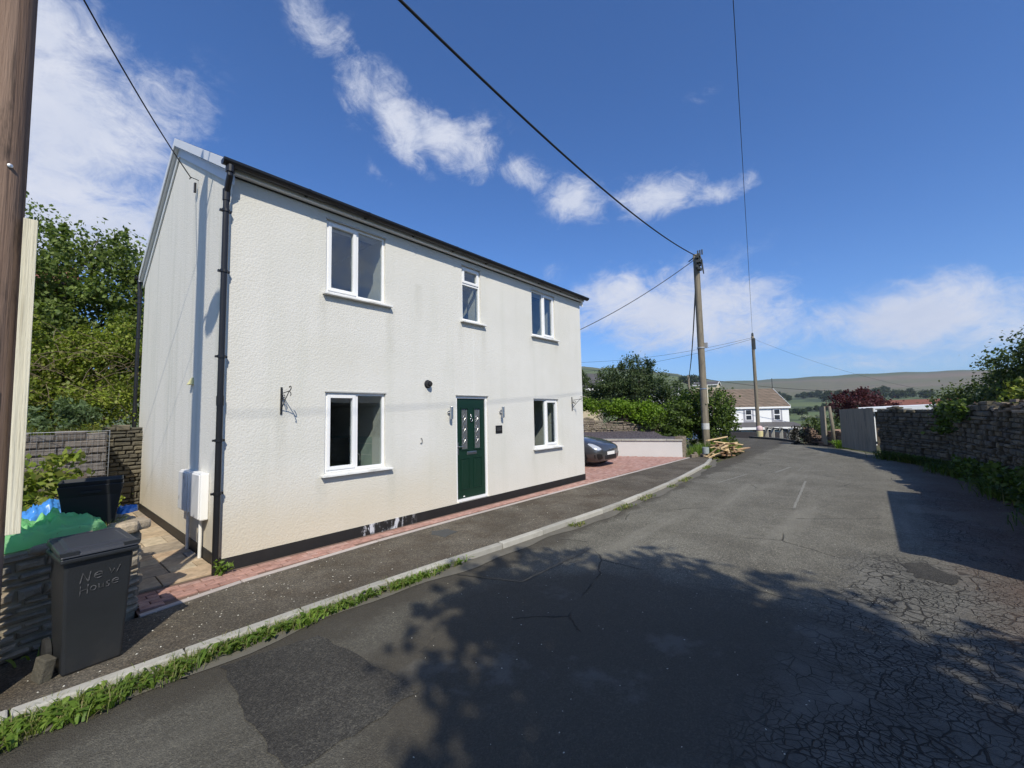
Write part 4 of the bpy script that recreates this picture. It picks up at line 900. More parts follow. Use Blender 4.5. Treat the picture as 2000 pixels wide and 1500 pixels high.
# ------------------------------------------------------------------ wheelie bin
def wheelie_bin():
    t = empty('wheelie_bin', (-1.255, -1.40, 0), math.radians(7), label='dark grey wheelie bin with handwritten lettering in front of the stone wall', cat='bin')
    M_bin = simple('bin_plastic', (.020, .022, .025), .42, .35, 3, bump=.25, bscale=80, dirt=(.045, .042, .038)); M_lid = simple('bin_lid', (.030, .032, .038), .45, .35, 4, bump=.2, bscale=80, dirt=(.085, .085, .088))
    mb = MB(); b0, b1, d0, d1, H = .168, .198, .16, .23, .86
    mb.hexa([(-b0, -d0, .0), (b0, -d0, .0), (b0, d0-.02, .0), (-b0, d0-.02, .0), (-b1, -d1, H), (b1, -d1, H), (b1, d1, H), (-b1, d1, H)])
    mb.build('body', M_bin, t, bevel=.02, seg=3)
    mb = MB(); mb.box(-.222, .222, -.262, .252, .835, .875); mb.build('rim', M_bin, t, bevel=.012)
    ld_ = MB()
    ld_.hexa([(-.226, -.275, .878), (.226, -.275, .878), (.220, .26, .90), (-.220, .26, .90), (-.222, -.252, .912), (.222, -.252, .912), (.215, .24, .95), (-.215, .24, .95)])
    ld_.hexa([(-.19, -.2, .915), (.19, -.2, .915), (.18, .17, .944), (-.18, .17, .944), (-.16, -.17, .930), (.16, -.17, .930), (.15, .14, .958), (-.15, .14, .958)])
    lid = ld_.build('lid', M_lid, t, bevel=.012, seg=2)
    g = MB(); g.box(-.225, -.125, -.268, -.24, .892, .917); g.build('handle', M_bin, lid); g = MB(); g.box(.125, .225, -.268, -.24, .892, .917); g.build('handle', M_bin, lid); g = MB(); g.tube([(-.20, .27, .93), (.20, .27, .93)], .016, 10); g.build('handle', M_bin, lid)
    for s_ in (-1, 1):
        w_ = MB(); w_.lathe([(.0, -.025), (.085, -.022), (.1, -.015), (.1, .015), (.085, .022), (.0, .025)], (s_*.195, .19, .10), 24, 'x'); w_.build('wheel', M_rubber, t, smooth=False)
    # hand-painted lettering, "New House"
    fb = MB(); fb2 = MB(); cur = [fb]; y_at = lambda z: -(d0+(d1-d0)*z/H)-.0035
    def st(pts, w_=.0036): cur[0].tube([(x, y_at(z), z) for x, z in pts], w_, 4)
    X = -.105
    st([(X, .66), (X+.012, .735)]); st([(X+.012, .735), (X+.045, .665)]); st([(X+.045, .665), (X+.055, .74)])
    e_ = lambda cx_, cz_, s_: st([(cx_-s_, cz_), (cx_+s_*.9, cz_+s_*.15), (cx_+s_*.7, cz_+s_*.8), (cx_, cz_+s_), (cx_-s_*.8, cz_+s_*.5), (cx_-s_, cz_-s_*.3), (cx_-s_*.4, cz_-s_), (cx_+s_*.8, cz_-s_*.8)])
    e_(-.005, .70, .024)
    st([(.055, .735), (.070, .69), (.083, .722), (.098, .69), (.118, .742)])
    z0 = .615; cur[0] = fb2
    st([(-.10, z0+.03), (-.102, z0-.05)]); st([(-.06, z0+.03), (-.062, z0-.04)]); st([(-.10, z0-.01), (-.06, z0-.005)])
    st([(-.03+.016*math.cos(a_), z0-.008+.018*math.sin(a_)) for a_ in [i*.7 for i in range(10)]])
    st([(.0, z0+.015), (.003, z0-.018), (.02, z0-.02), (.026, z0+.012), (.028, z0-.02)])
    st([(.062, z0+.02), (.045, z0+.016), (.048, z0), (.06, z0-.008), (.056, z0-.022), (.042, z0-.02)])
    e_(.095, z0+.008, .020)
    t2 = NT('chalky_paint'); M_ch = t2.done(t2.mix(t2.rng(t2.noise(40, 5, .7), .38, .62), (.026, .028, .031), (.105, .105, .11)), .9); fb.build('lettering', M_ch, t); fb2.build('lettering', M_ch, t)
wheelie_bin()

# things on the garden bed
def recycling_box():
    t = empty('recycling_box', (-1.20, -.42, .88), math.radians(-6), label='black plastic recycling box stacked behind the green netting', cat='box')
    M_b = simple('box_plastic', (.014, .016, .018), .4, .3, 8)
    def shell(mb, z0, z1, w0, w1, d0, d1, th_=.012):
        o = [(-w0, -d0, z0), (w0, -d0, z0), (w0, d0, z0), (-w0, d0, z0), (-w1, -d1, z1), (w1, -d1, z1), (w1, d1, z1), (-w1, d1, z1)]
        i_ = [(x*(1-th_/w0), y*(1-th_/d0), z+(th_ if k < 4 else 0)) for k, (x, y, z) in enumerate(o)]
        mb.add(o+i_, [(3,2,1,0),(0,1,5,4),(1,2,6,5),(2,3,7,6),(3,0,4,7),(8,9,10,11),(8,12,13,9),(9,13,14,10),(10,14,15,11),(11,15,12,8),(4,5,13,12),(5,6,14,13),(6,7,15,14),(7,4,12,15)])
    mb = MB(); shell(mb, 0, .36, .165, .215, .13, .17); mb.build('body', M_b, t, bevel=.006)
    mb = MB(); shell(mb, .30, .40, .205, .225, .165, .185); mb.build('rim', M_b, t, bevel=.005)
    mb = MB(); mb.box(-.07, .07, -.195, -.183, .33, .35); mb.build('handle', M_rubber, t)
    mb = MB(); shell(mb, .33, .44, .195, .222, .15, .18); mb.build('inner_box', M_b, t, bevel=.005)
recycling_box()
def cloth(name, c, sx, sy, h, mat, seed, label, cat, rz=0, n=60, m=30, tail=0):
    r = np.random.RandomState(seed); u, v = np.meshgrid(np.linspace(-1, 1, n), np.linspace(-1, 1, m), indexing='ij')
    env = np.clip(1-np.abs(v)**2.2, 0, 1)**.6*np.clip(1-np.abs(u)**4, 0, 1)**.5
    z = np.zeros_like(u)
    for k in range(26):
        a = r.uniform(-.9, .9); ph = r.uniform(0, 6.28); fq = r.uniform(2, 15); z += np.sin((u*math.cos(a)+v*math.sin(a)*.8)*fq+ph)/(fq**.8)*.35
    for k in range(16):
        a = r.uniform(-.5, .5) if k % 3 else r.uniform(.8, 2.2); ph = r.uniform(0, 6.28); fq = r.uniform(6, 20); z += (1-np.abs(np.sin((u*math.sin(a)+v*math.cos(a))*fq*.5+ph+.6*np.sin(u*3+k))))**3*.55
    z = z-z.min(); z = z/z.max(); zz = h*env*(.30+.95*z)+.006
    nar = 1-.45*np.clip(u, 0, 1)**2
    ed = 1+.06*np.sin(u*9+1)+.05*np.sin(v*7)
    X = u*sx*ed+.02*np.sin(v*8); Y = v*sy*nar*ed; ii = (np.arange(n-1)[:, None]*m+np.arange(m-1)[None, :]).reshape(-1, 1)
    o = np_mesh(name, np.stack([X, Y, zz], -1).reshape(-1, 3), ii+np.array([[0, m, m+1, 1]]), mat, smooth=True); o.location = c; o.rotation_euler = (0, 0, rz)
    return tag(o, label, cat)
t = NT('green_mesh'); c_ = t.mix(t.noise(9, 6, .6), (.34, .86, .38), (.54, .95, .52)); t.done(c_, .45, t.bump(t.noise(150, 3, .6), .5, .003), 0, .4)
tr = t.N.new('ShaderNodeBsdfTranslucent'); tr.inputs[0].default_value = (.30, .92, .32, 1); ms = t.N.new('ShaderNodeMixShader'); ms.inputs[0].default_value = .55; t.L.new(t.b.outputs[0], ms.inputs[1]); t.L.new(tr.outputs[0], ms.inputs[2]); t.L.new(ms.outputs[0], t.out.inputs[0]); M_net = t.m
cloth('garden_netting', (-1.74, -.80, .85), .62, .19, .27, M_net, 3, 'crumpled bright green plastic netting lying on the garden wall', 'netting', .32, 130, 60)
M_bluebag = simple('blue_plastic', (.06, .24, .62), .3, .3, 12, dirt=(.5, .6, .8))
cloth('plastic_bag', (-1.50, -.35, .98), .15, .12, .16, M_bluebag, 5, 'crumpled blue plastic bag left of the black recycling box', 'bag', .3, 24, 20)
cloth('plastic_bag', (-.93, -.30, .93), .07, .07, .10, M_bluebag, 6, 'scrap of blue plastic right of the black recycling box', 'bag', .3, 16, 14)
r = np.random.RandomState(5)
def scatter(n, x0, x1, y0, y1, z, seed): r = np.random.RandomState(seed); return np.stack([r.uniform(x0, x1, n), r.uniform(y0, y1, n), np.full(n, z)], 1)
# bed plants
def plant(name, base, blobs, nc, nl, sp, L, W, mat, seed, label, cat='plant', group=None, tips=8, r0=.012, shell=.3):
    return tree(name, base, blobs, nc, nl, sp, L, W, mat, r0, seed, label, cat, group, shell, tips, 0, 'stem', 'foliage')
plant('bramble_bush', (-1.6, .1, .95), [(-1.6, .1, 1.12, .42, .45, .24), (-1.35, .25, 1.32, .22, .3, .22)], 40, 1500, .07, .075, .05, M_leaf_bramble, 31, 'low yellow green bramble growing in front of the gabion', 'bush')
plant('bramble_bush', (-2.2, 1.6, .95), [(-2.2, 1.6, 1.3, .6, .8, .4)], 50, 1500, .09, .08, .05, M_leaf_bramble, 32, 'bramble patch at the left side of the garden bed', 'bush')
plant('weed_plant', (-.72, 4.2, .1), [(-.72, 4.2, .35, .22, .5, .3)], 20, 500, .07, .07, .04, M_leaf_bramble, 33, 'weeds growing by the path below the rear downpipe')
P = np.concatenate([scatter(4200, -2.8, -.98, -1.45, -.35, .83, 6)]); P = P[(P[:, 1] > -1.62+(P[:, 0]+3.2)*.432+.06) & (P[:, 1] < -1.62+(P[:, 0]+3.2)*.432+.45)]
tag(blades('grass', P, .12, .006, M_grass, None, 6, .9), 'dry grass on top of the low stone wall', 'grass', kind='stuff')
# weeds at the foot of the wall
P = scatter(420, -2.6, -.95, -1.9, -.8, .0, 7); P = P[P[:, 1] > -1.78+(P[:, 0]+3.2)*.432]; P = P[P[:, 1] < -1.56+(P[:, 0]+3.2)*.432]
tag(blades('weeds', P, .11, .03, M_leaf_weed, None, 7, .9, True), 'weeds at the foot of the low stone wall', 'weeds', kind='stuff')
plant('weed_plant', (-.02, -.16, 0), [(-.02, -.16, .08, .06, .05, .10)], 10, 70, .03, .07, .028, M_leaf_weed, 34, 'green weed growing at the foot of the black front downpipe')
mb = MB(); mb.box(-.035, .035, -.06, .06, 0, .16); t = mb.build('stone_slab', M_stone_dark, bevel=.01); t.location = (-1.50, -1.50, 0); t.rotation_euler = (.1, .12, .4); tag(t, 'small upright stone slab beside the wheelie bin', 'stone')
# gutter weeds along the kerb
def along(n, t0, t1, o0, o1, z, seed):
    r = np.random.RandomState(seed); x = r.uniform(t0, t1, n); y = np.interp(x, K[:, 0], K[:, 1])-r.uniform(o0, o1, n)
    return np.stack([x, y, np.full(n, z)], 1), r
P, r = along(3200, -3.5, 2.25, .10, .40, -.07, 41); wd = np.interp(P[:, 0], [-3.5, -1.6, -1.2, -.6, 0, .6, 1.2, 1.7, 2.25], [.50, .36, .24, .18, .155, .14, .12, .10, .05])
off = np.interp(P[:, 0], K[:, 0], K[:, 1])-P[:, 1]; n_ = .5+.5*np.sin(P[:, 0]*9)*np.sin(P[:, 0]*4+1); P = P[(off-.10 < wd*(.75+.5*n_))]
k = len(P)//3
tag(blades('kerb_weeds', P[:k*2], .085, .030, M_leaf_weed, None, 8, 1.0, True), 'broad leaved weeds growing along the kerb', 'weeds', kind='stuff')
tag(blades('grass', np.repeat(P[k:], 2, 0)+np.random.RandomState(3).normal(size=(2*len(P[k:]), 3))*[.03, .02, 0], .10, .006, M_grass, None, 9, .8), 'grass growing along the kerb', 'grass', kind='stuff')
P, r = along(1500, 4.2, 16.5, .10, .30, -.07, 42); keep = (np.sin(P[:, 0]*1.9+1)+np.sin(P[:, 0]*4.3)) > .35; P = P[keep]
tag(blades('kerb_weeds', P, .05, .022, M_grass, None, 10, 1.0, True), 'sparse tufts along the far kerb', 'weeds', kind='stuff')
# fallen petals and grit
def chips(name, P, s, mat, seed, label, cat):
    r = np.random.RandomState(seed); n = len(P); th = r.uniform(0, 6.28, n); a = np.stack([np.cos(th), np.sin(th), np.zeros(n)], 1); b = np.stack([-np.sin(th), np.cos(th), np.zeros(n)], 1); L_ = s*r.uniform(.4, 1.5, (n, 1))
    z = np.array([[0, 0, 1.0]]); v = np.stack([P-a*L_, P-b*L_*.6, P+a*L_, P+b*L_*.6, P+z*L_*.5], 1); i = np.arange(n)[:, None]*5
    return tag(np_mesh(name, v, [i+np.array([[3, 2, 1, 0]]), np.concatenate([i+np.array([[0, 1, 4]]), i+np.array([[1, 2, 4]]), i+np.array([[2, 3, 4]]), i+np.array([[3, 0, 4]])])], mat), label, cat, kind='stuff')
M_petal = simple('petal', (.60, .57, .48), .8, .3, 30)
r = np.random.RandomState(50)
Pp = np.concatenate([scatter(150, -1.6, 1.2, -1.75, -.55, .001, 51), scatter(110, 1.2, 9, -1.9, -.5, .001, 52)]); chips('petals', Pp, .009, M_petal, 53, 'pale petals and grit scattered on the pavement', 'petals')
Pp = scatter(260, -2, 6, -6.5, -2.3, -.078, 54); chips('grit', Pp, .006, M_petal, 55, 'pale grit scattered on the road', 'grit')
Pp = scatter(900, -2, 12, -8.5, -7.3, -.078, 56); chips('gravel', Pp, .014, M_stone_dry, 57, 'loose stones along the road margin', 'gravel')
# utility covers
mb = MB(); mb.prism(wobble([(2.62, -1.14), (2.94, -1.05), (2.97, -.80), (2.72, -.70), (2.6, -.84)], .015, 3, 9), -.02, .004); tag(mb.build('utility_cover', simple('cover_iron', (.05, .052, .052), .6, .3, 12, bump=.5)), 'dark worn utility cover set in the pavement near the door', 'cover')

# ------------------------------------------------------------------ driveway side
rwl = empty('retaining_wall', (15.7, -.37, 0), label='white rendered retaining wall with concrete coping at the end of the brick driveway', cat='wall')
def along_wall(y): return (wall_x(y), y)
e_ = Vector((wall_x(9)-wall_x(-.37), 9.37)).normalized(); n_ = Vector((e_.y, -e_.x)); A_ = Vector((15.7, -.37)); B_ = A_+e_*9.0
mb = MB(); q = [A_, A_+n_*.2, B_+n_*.2, B_]; mb.prism([(p.x, p.y) for p in q], -.1, .64); rel(mb.build('render_face', simple('pale_render', (.60, .58, .56), .9, .08, 1.5, bump=.3), None), rwl)
mb = MB(); L0 = 0
while L0 < 9: a = A_+e_*L0-n_*.04-e_*(.03 if L0 == 0 else 0); b = A_+e_*(L0+.59)-n_*.04; mb.prism([(a.x, a.y), (a.x+n_.x*.29, a.y+n_.y*.29), (b.x+n_.x*.29, b.y+n_.y*.29), (b.x, b.y)], .645, .72); L0 += .6
rel(mb.build('coping', M_kerb, bevel=.008), rwl)
# slate bed behind, rising
xs = np.linspace(0, 6.5, 40); tt = np.linspace(-.0, 9, 60); U, V = np.meshgrid(xs, tt, indexing='ij'); X = A_.x+n_.x*(.2+U)+e_.x*V; Y = A_.y+n_.y*(.2+U)+e_.y*V
Z = .66+.26*sstep(0, 3.6, U)-.25*sstep(.9, -.2, V)*0+.02*np.sin(X*7)*np.sin(Y*5); Z = np.where(V < .5, Z-.0, Z); Z = Z*sstep(6.6, 5.6, U)+.3*(1-sstep(6.6, 5.6, U))
Z = np.where(V < 1.2, Z-(1.2-V)*.55*sstep(1.2, 3.2, U), Z)
i = (np.arange(39)[:, None]*60+np.arange(59)[None, :]).reshape(-1, 1)
tag(np_mesh('slate_bed', np.stack([X, Y, Z], -1).reshape(-1, 3), i+np.array([[0, 60, 61, 1]]), M_slate, smooth=True), kind='structure')
sw = MB(); stone_wall(sw, (15.75, -.40), (18.4, .35), -.1, lambda t: .78-.03*t+.04*math.sin(t*5), .3, (.06, .12), .12, .34, 61)
o = sw.build('stone_wall', M_stone_dry, fixn=False); tag(o, 'low rough stone wall end between the white retaining wall and the pole', 'wall')
mb = MB(); mb.prism([(15.76, -.36), (18.4, .40), (18.3, .8), (15.7, .1)], -.1, .66); c2 = mb.build('wall_core', M_core); c2.parent = o
sw = MB(); stone_wall(sw, (14.6, 9.2), (18.9, 1.6), .7, lambda t: 2.05-.11*t+.06*math.sin(t*4), .3, (.07, .15), .15, .42, 62, rough=.05, out=-1)
sw2 = MB(); stone_wall(sw2, (18.9, 1.6), (14.6, 9.2), .7, lambda t: 1.15+.11*t+.06*math.sin(t*4), .3, (.07, .15), .15, .42, 62, rough=.05, out=-1)
o = sw2.build('dry_stone_wall', M_stone_dry, fixn=False); tag(o, 'tumbled dry stone wall above the slate bed, partly covered by ivy', 'wall')
plant('hedge', (17.6, 4.6, 1.0), [(18.3, 3.6, 2.05, .6, .8, .45), (17.6, 5.0, 2.25, .5, .8, .30), (18.9, 2.4, 1.75, .7, .8, .6)], 200, 9000, .14, .12, .09, M_leaf_lime, 71, 'bright lime green leafy hedge trailing over the dry stone wall', 'hedge', tips=20, r0=.05)
plant('hedge', (19.7, 1.5, .3), [(19.1, 2.1, 1.15, .9, .7, .75), (19.7, 1.0, 1.4, .8, .6, .9), (18.7, 2.9, 1.1, .7, .7, .6), (19.3, 1.4, .7, .8, .7, .6)], 200, 9500, .13, .12, .09, M_leaf_ivy, 72, 'dark ivy mound spilling down beside the slate bed', 'hedge', tips=20, r0=.05)
plant('hedge', (21.2, .3, 0), [(21.0, .9, 1.9, 1.0, .8, 1.1), (21.3, -.15, 1.95, .9, .95, 1.05), (21.0, -.3, .9, .75, .9, .9), (20.9, .7, .8, .8, .8, .8), (20.6, 1.6, 1.5, .8, .6, .9)], 330, 17000, .14, .12, .09, M_leaf_ivy, 73, 'large dense ivy hedge directly behind the grey pole at the bend', 'hedge', tips=26, r0=.08, shell=.45)
P = scatter(2600, 17.0, 20.9, -2.0, .1, 0, 81); P = P[(P[:, 1] > np.interp(P[:, 0], [17, 18.5, 20.9], [-1.5, -1.75, -1.45])) & (P[:, 1] < np.interp(P[:, 0], [17, 20.9], [-.1, .2]))]
P[:, 2] = -.05
tag(blades('verge_grass', P, .40, .016, M_leaf_weed, None, 82, .7), 'long grass on the verge around the foot of the grey pole', 'grass', kind='stuff')
mb = MB(); mb.poly([(16.3, -1.30), (18.5, -1.8), (22, -1.35), (25, .6), (27, 4), (28, 12), (16, 12), (16, .5)], -.055); tag(mb.build('verge', M_verge), kind='structure')
# wood pile
r = random.Random(33); GRP = 'timber offcuts dumped at the foot of the grey pole'
def plank_mesh(l, w_, h): mb = MB(); mb.box(-l/2, l/2, -w_/2, w_/2, -h/2, h/2); return mb
spec = [((18.2, -1.05, .62), 1.9, .10, .05, 170, 2, 'long pale yellow board lying flat across the top of the timber pile'), ((16.35, -1.45, .28), .9, .14, .05, 82, 38, 'short wide orange board standing on edge at the front of the timber pile')]
for k in range(26):
    x = r.uniform(16.6, 19.2); y = -1.25+(x-17)*-.10+r.uniform(-.42, .30); z = .05+r.uniform(0, 1)*max(.05, .46-abs(x-17.6)*.20)
    spec.append(((x, y, z), r.uniform(.6, 1.7), r.uniform(.05, .12), r.uniform(.025, .06), r.choice([-20, 0, 15, 160, 40])+r.uniform(-25, 25), r.uniform(-14, 14), None))
for k in range(20):
    x = r.uniform(16.4, 20.0); spec.append(((x, np.interp(x, [16.4, 18, 20], [-1.45, -1.7, -1.7])+r.uniform(-.15, .5), .0+r.uniform(0, .12)), r.uniform(.5, 1.5), r.uniform(.04, .09), r.uniform(.02, .05), r.uniform(-30, 40), r.uniform(-5, 5), None))
names = ['reddish', 'pale', 'brown', 'yellowish', 'weathered', 'split', 'narrow', 'broad']
for k, (c_, l, w_, h, rz, ry, lab) in enumerate(spec):
    m_ = M_plank if (k < 2 or k % 2) else M_plank_old; o = plank_mesh(l, w_, h).build('timber_offcut', m_, bevel=.004); o.location = c_; o.rotation_euler = (r.uniform(-.3, .3), math.radians(ry), math.radians(rz))
    tag(o, lab or 'rough sawn timber offcut jumbled in the heap by the grey pole', 'timber', GRP)
mb = MB(); mb.lathe([(.0, 0), (.12, 0), (.13, .25), (.125, .25), (.115, .02), (.0, .02)], (0, 0, 0), 16); t = mb.build('paint_tub', simple('grey_tub', (.30, .34, .34), .6, .2, 9)); t.location = (16.2, -1.12, .14); tag(t, 'small grey tub beside the timber pile', 'tub')
for k in range(9):
    mb = MB(); q = [(.12*math.cos(a_)*r.uniform(.7, 1.1), .09*math.sin(a_)*r.uniform(.7, 1.1)) for a_ in [i*1.05 for i in range(6)]]; mb.prism(q, -.05, r.uniform(.04, .11)); o = mb.build('loose_stone', M_stone_dry, bevel=.02); o.location = (15.9+r.uniform(-.1, 1.0), -.75+r.uniform(-.35, .25), .02)
    tag(o, 'loose stone by the end of the retaining wall', 'stone', 'loose stones by the retaining wall end')
o = MB(); o.box(-.03, .03, -.03, .03, 0, .75); o2 = o.build('wooden_stake', M_pole_far, bevel=.005); o2.location = (19.2, -.25, -.05); tag(o2, 'short dark wooden stake left of the grey pole', 'stake')

# ------------------------------------------------------------------ parked car (nose towards the road)
def parked_car():
    t = empty('parked_car', (11.66, .72, .015), math.radians(-90), label='dark grey hatchback parked nose out on the brick driveway beyond the house', cat='car')
    st = [0, -.05, -.14, -.35, -.75, -1.15, -1.45, -2.15, -3.0, -3.7, -4.05]
    pr = [[(.40,.24),(.52,.34),(.56,.47),(.50,.60),(.30,.66),(0,.68)], [(.52,.20),(.64,.32),(.69,.48),(.62,.63),(.36,.70),(0,.72)], [(.62,.18),(.75,.32),(.79,.50),(.72,.67),(.42,.75),(0,.77)],
          [(.70,.17),(.83,.34),(.86,.55),(.79,.75),(.46,.83),(0,.85)], [(.72,.18),(.87,.36),(.89,.62),(.81,.84),(.5,.92),(0,.94)], [(.74,.18),(.88,.38),(.89,.68),(.81,.91),(.5,.98),(0,1.01)],
          [(.74,.18),(.88,.38),(.89,.72),(.81,.95),(.56,1.04),(0,1.07)], [(.74,.18),(.88,.38),(.89,.74),(.82,.98),(.60,1.38),(0,1.45)], [(.74,.18),(.88,.38),(.89,.74),(.82,.98),(.60,1.40),(0,1.46)],
          [(.74,.2),(.87,.42),(.87,.76),(.80,.98),(.58,1.30),(0,1.36)], [(.70,.3),(.8,.5),(.8,.8),(.7,1.0),(.4,1.05),(0,1.07)]]
    A = np.array(pr); X = np.array(st)
    def ci(v, k): v = min(max(v, 0), k-1-1e-6); i = int(v); f = v-i; return i, f
    def cat(P0, P1, P2, P3, f): return .5*((2*P1)+(-P0+P2)*f+(2*P0-5*P1+4*P2-P3)*f*f+(-P0+3*P1-3*P2+P3)*f**3)
    def surf(x, s, off=0):
        u = float(np.interp(-x, -X, np.arange(len(X)))); i, f = ci(u, len(X)); n_ = len(X)
        g = lambda j: A[min(max(j, 0), n_-1)]
        row = cat(g(i-1), g(i), g(i+1), g(i+2), f) if i >= 1 else g(i)*(1-f)+g(i+1)*f
        j, h = ci(s, 6); q = lambda k: row[k] if 0 <= k <= 5 else (np.array([-row[4][0], row[4][1]]) if k > 5 else row[0]*2-row[1])
        p = cat(q(j-1), q(j), q(j+1), q(j+2), h); return np.array([x, p[0]+off*.8, p[1]+off*.6])
    xs = sorted(set(list(np.linspace(0, -1.6, 26))+list(np.linspace(-1.6, -4.05, 20))), reverse=True); S_ = np.linspace(0, 5, 19)
    v = []; n_ = 2*len(S_)-1
    for x in xs:
        h = [surf(x, s_) for s_ in S_]; v += h+[np.array([p[0], -p[1], p[2]]) for p in h[-2::-1]]
    f = [(i*n_+j, i*n_+j+1, (i+1)*n_+j+1, (i+1)*n_+j) for i in range(len(xs)-1) for j in range(n_-1)]+[(i*n_+n_-1, i*n_, (i+1)*n_, (i+1)*n_+n_-1) for i in range(len(xs)-1)]
    mb = MB(); mb.add([tuple(p) for p in v], f+[tuple(range(n_)), tuple((len(xs)-1)*n_+j for j in range(n_-1, -1, -1))])
    tm = NT('grey_car_paint'); M_car = tm.done((.085, .086, .088), .38, None, .55, .5); tm.b.inputs['Coat Weight'].default_value = 1; tm.b.inputs['Coat Roughness'].default_value = .05
    mb.build('body', M_car, t, smooth=True)
    M_hl = NT('headlight_glass'); M_hl = M_hl.done((.55, .57, .60), .12, None, .3, .8); M_gr = simple('car_trim_black', (.01, .01, .011), .4)
    def patch(name, pts, off, mat, sides=(1, -1)):
        for sg in sides:
            m2 = MB(); nu, nv = len(pts), 7; vv = []
            for (x, s0, s1) in pts:
                for k in range(nv): p = surf(x, s0+(s1-s0)*k/(nv-1), off); vv.append((p[0]+off, p[1]*sg, p[2]))
            m2.add(vv, [(i*nv+j, i*nv+j+1, (i+1)*nv+j+1, (i+1)*nv+j) for i in range(nu-1) for j in range(nv-1)]); m2.build(name, mat, t, smooth=True)
    patch('headlight', [(-.035, 2.75, 3.0), (-.07, 2.55, 3.2), (-.13, 2.5, 3.35), (-.22, 2.6, 3.4), (-.32, 2.8, 3.4), (-.44, 3.0, 3.25)], .008, M_hl)
    patch('fog_light_recess', [(-.01, .75, 1.7), (-.05, .6, 1.85), (-.10, .55, 1.8), (-.20, .8, 1.5)], .006, M_gr)
    patch('side_window', [(-1.75, 3.25, 3.6), (-2.0, 3.15, 3.85), (-2.5, 3.12, 3.9), (-3.1, 3.12, 3.9), (-3.5, 3.3, 3.8)], .006, M_glass)
    patch('windscreen', [(-1.48, 4.1, 5.0), (-1.7, 4.05, 5), (-1.9, 4.05, 5), (-2.12, 4.05, 5)], .008, M_gr)
    for sg in (1, -1):
        m2 = MB(); m2.lathe([(.0, -.01), (.035, -.01), (.04, .01)], (-.05, sg*.56, .33), 14, 'x'); m2.build('fog_light', M_hl, t)
    m2 = MB(); m2.prism([(-.03, -.46), (.014, -.38), (.018, 0), (.014, .38), (-.03, .46)], .25, .39); m2.build('lower_grille', M_gr, t, bevel=.01)
    m2 = MB(); m2.box(.012, .022, -.26, .26, .40, .51); m2.build('number_plate', simple('blank_plate', (.78, .78, .76), .4, .02), t, bevel=.003)
    m2 = MB(); m2.tube([(.012, -.05, .60), (.014, 0, .585), (.012, .05, .60)], .008, 6); m2.build('badge', M_steel, t)
    for sx in (-.80, -3.35):
        for sg in (1, -1):
            m2 = MB(); m2.lathe([(.0, -.01), (.345, -.01), (.345, .012), (.0, .012)], (sx, sg*.872, .33), 28, 'y'); m2.build('wheel_arch', M_gr, t)
            w_ = MB(); w_.lathe([(.20, -.10), (.30, -.10), (.315, -.07), (.315, .07), (.30, .095), (.20, .095)], (sx, sg*.80, .315), 28, 'y'); wo = w_.build('wheel', M_rubber, t, smooth=False)
            r2 = MB(); r2.lathe([(.0, -.05), (.205, -.05), (.205, .05), (.19, .06), (.0, .06)], (sx, sg*.83, .315), 20, 'y')
            for k in range(5): a_ = k*1.2566; r2.tube([(sx, sg*.895, .315), (sx+.19*math.cos(a_), sg*.89, .315+.19*math.sin(a_))], .022, 5)
            r2.build('rim', M_steel, wo)
    for sg in (1, -1):
        m2 = MB(); m2.hexa([(-1.78, sg*.88, .96), (-1.62, sg*.90, .98), (-1.62, sg*1.04, .98), (-1.72, sg*1.04, .98), (-1.78, sg*.88, 1.08), (-1.66, sg*.9, 1.08), (-1.66, sg*1.04, 1.08), (-1.72, sg*1.04, 1.08)]); m2.build('wing_mirror', M_car, t, bevel=.02)
parked_car()

# ------------------------------------------------------------------ boundary wall on the right of the road
M_grroof0 = simple('felt_roof', (.10, .085, .075), .9, .25, 3)
WR = [(20.16, -6.42), (16.6, -7.95), (12.8, -8.42), (10.3, -8.55), (9.95, -8.6)]
rwall = empty('boundary_wall', (12, -8.5, 0), label='long weathered stone boundary wall in shade along the right side of the road', cat='wall')
fs = MB(); fc = MB(); topf = [lambda t: 1.80+.05*math.sin(t*2), lambda t: 1.86+.06*math.sin(t*3), lambda t: 1.80+.09*math.sin(t*5), lambda t: 1.98+.04*math.sin(t*3)]
for k in range(4):
    p, q = WR[k], WR[k+1]; e = (Vector(q)-Vector(p)); l_ = e.length; e.normalize()
    gap = .10 if k in (2,) else 0
    stone_wall(fs, (p[0]+e.x*gap, p[1]+e.y*gap), q, -.12, topf[k], .22, (.035, .16), .08, .42, 90+k, rough=.05)
    n_ = Vector((e.y, -e.x)); a, b = Vector(p)-n_*.05, Vector(q)-n_*.05; a2, b2 = a-n_*.42, b-n_*.42; m_ = min(topf[k](i*.2) for i in range(40))-.10
    fc.prism([(a2.x, a2.y), (b2.x, b2.y), (b.x, b.y), (a.x, a.y)], -.2, m_)
rel(fs.build('stonework', M_stone_dark, fixn=False), rwall); rel(fc.build('wall_core', M_core), rwall)
mb = MB(); r = random.Random(14)
for k in range(70):
    x = r.uniform(10.9, 12.9); y = -8.62+r.uniform(-.30, .22); z = 1.62+r.uniform(0, .34)*(1-abs(x-11.9)/1.3); a = r.uniform(0, 3.14); l_, w_ = r.uniform(.10, .30), r.uniform(.06, .14)
    q = [(x+l_*math.cos(a+p_)*(1 if abs(math.sin(p_)) < .5 else w_/l_), y+w_*math.sin(a+p_)) for p_ in (0, 1.1, 2.2, 3.14, 4.2, 5.3)]; mb.prism(q, z, z+r.uniform(.03, .07))
rel(mb.build('loose_coping', M_stone_dry, bevel=.008), rwall)
ob = empty('outbuilding', (7.2, -10, 0), label='low stone outbuilding with a flat roof at the near end of the right boundary wall', cat='outbuilding')
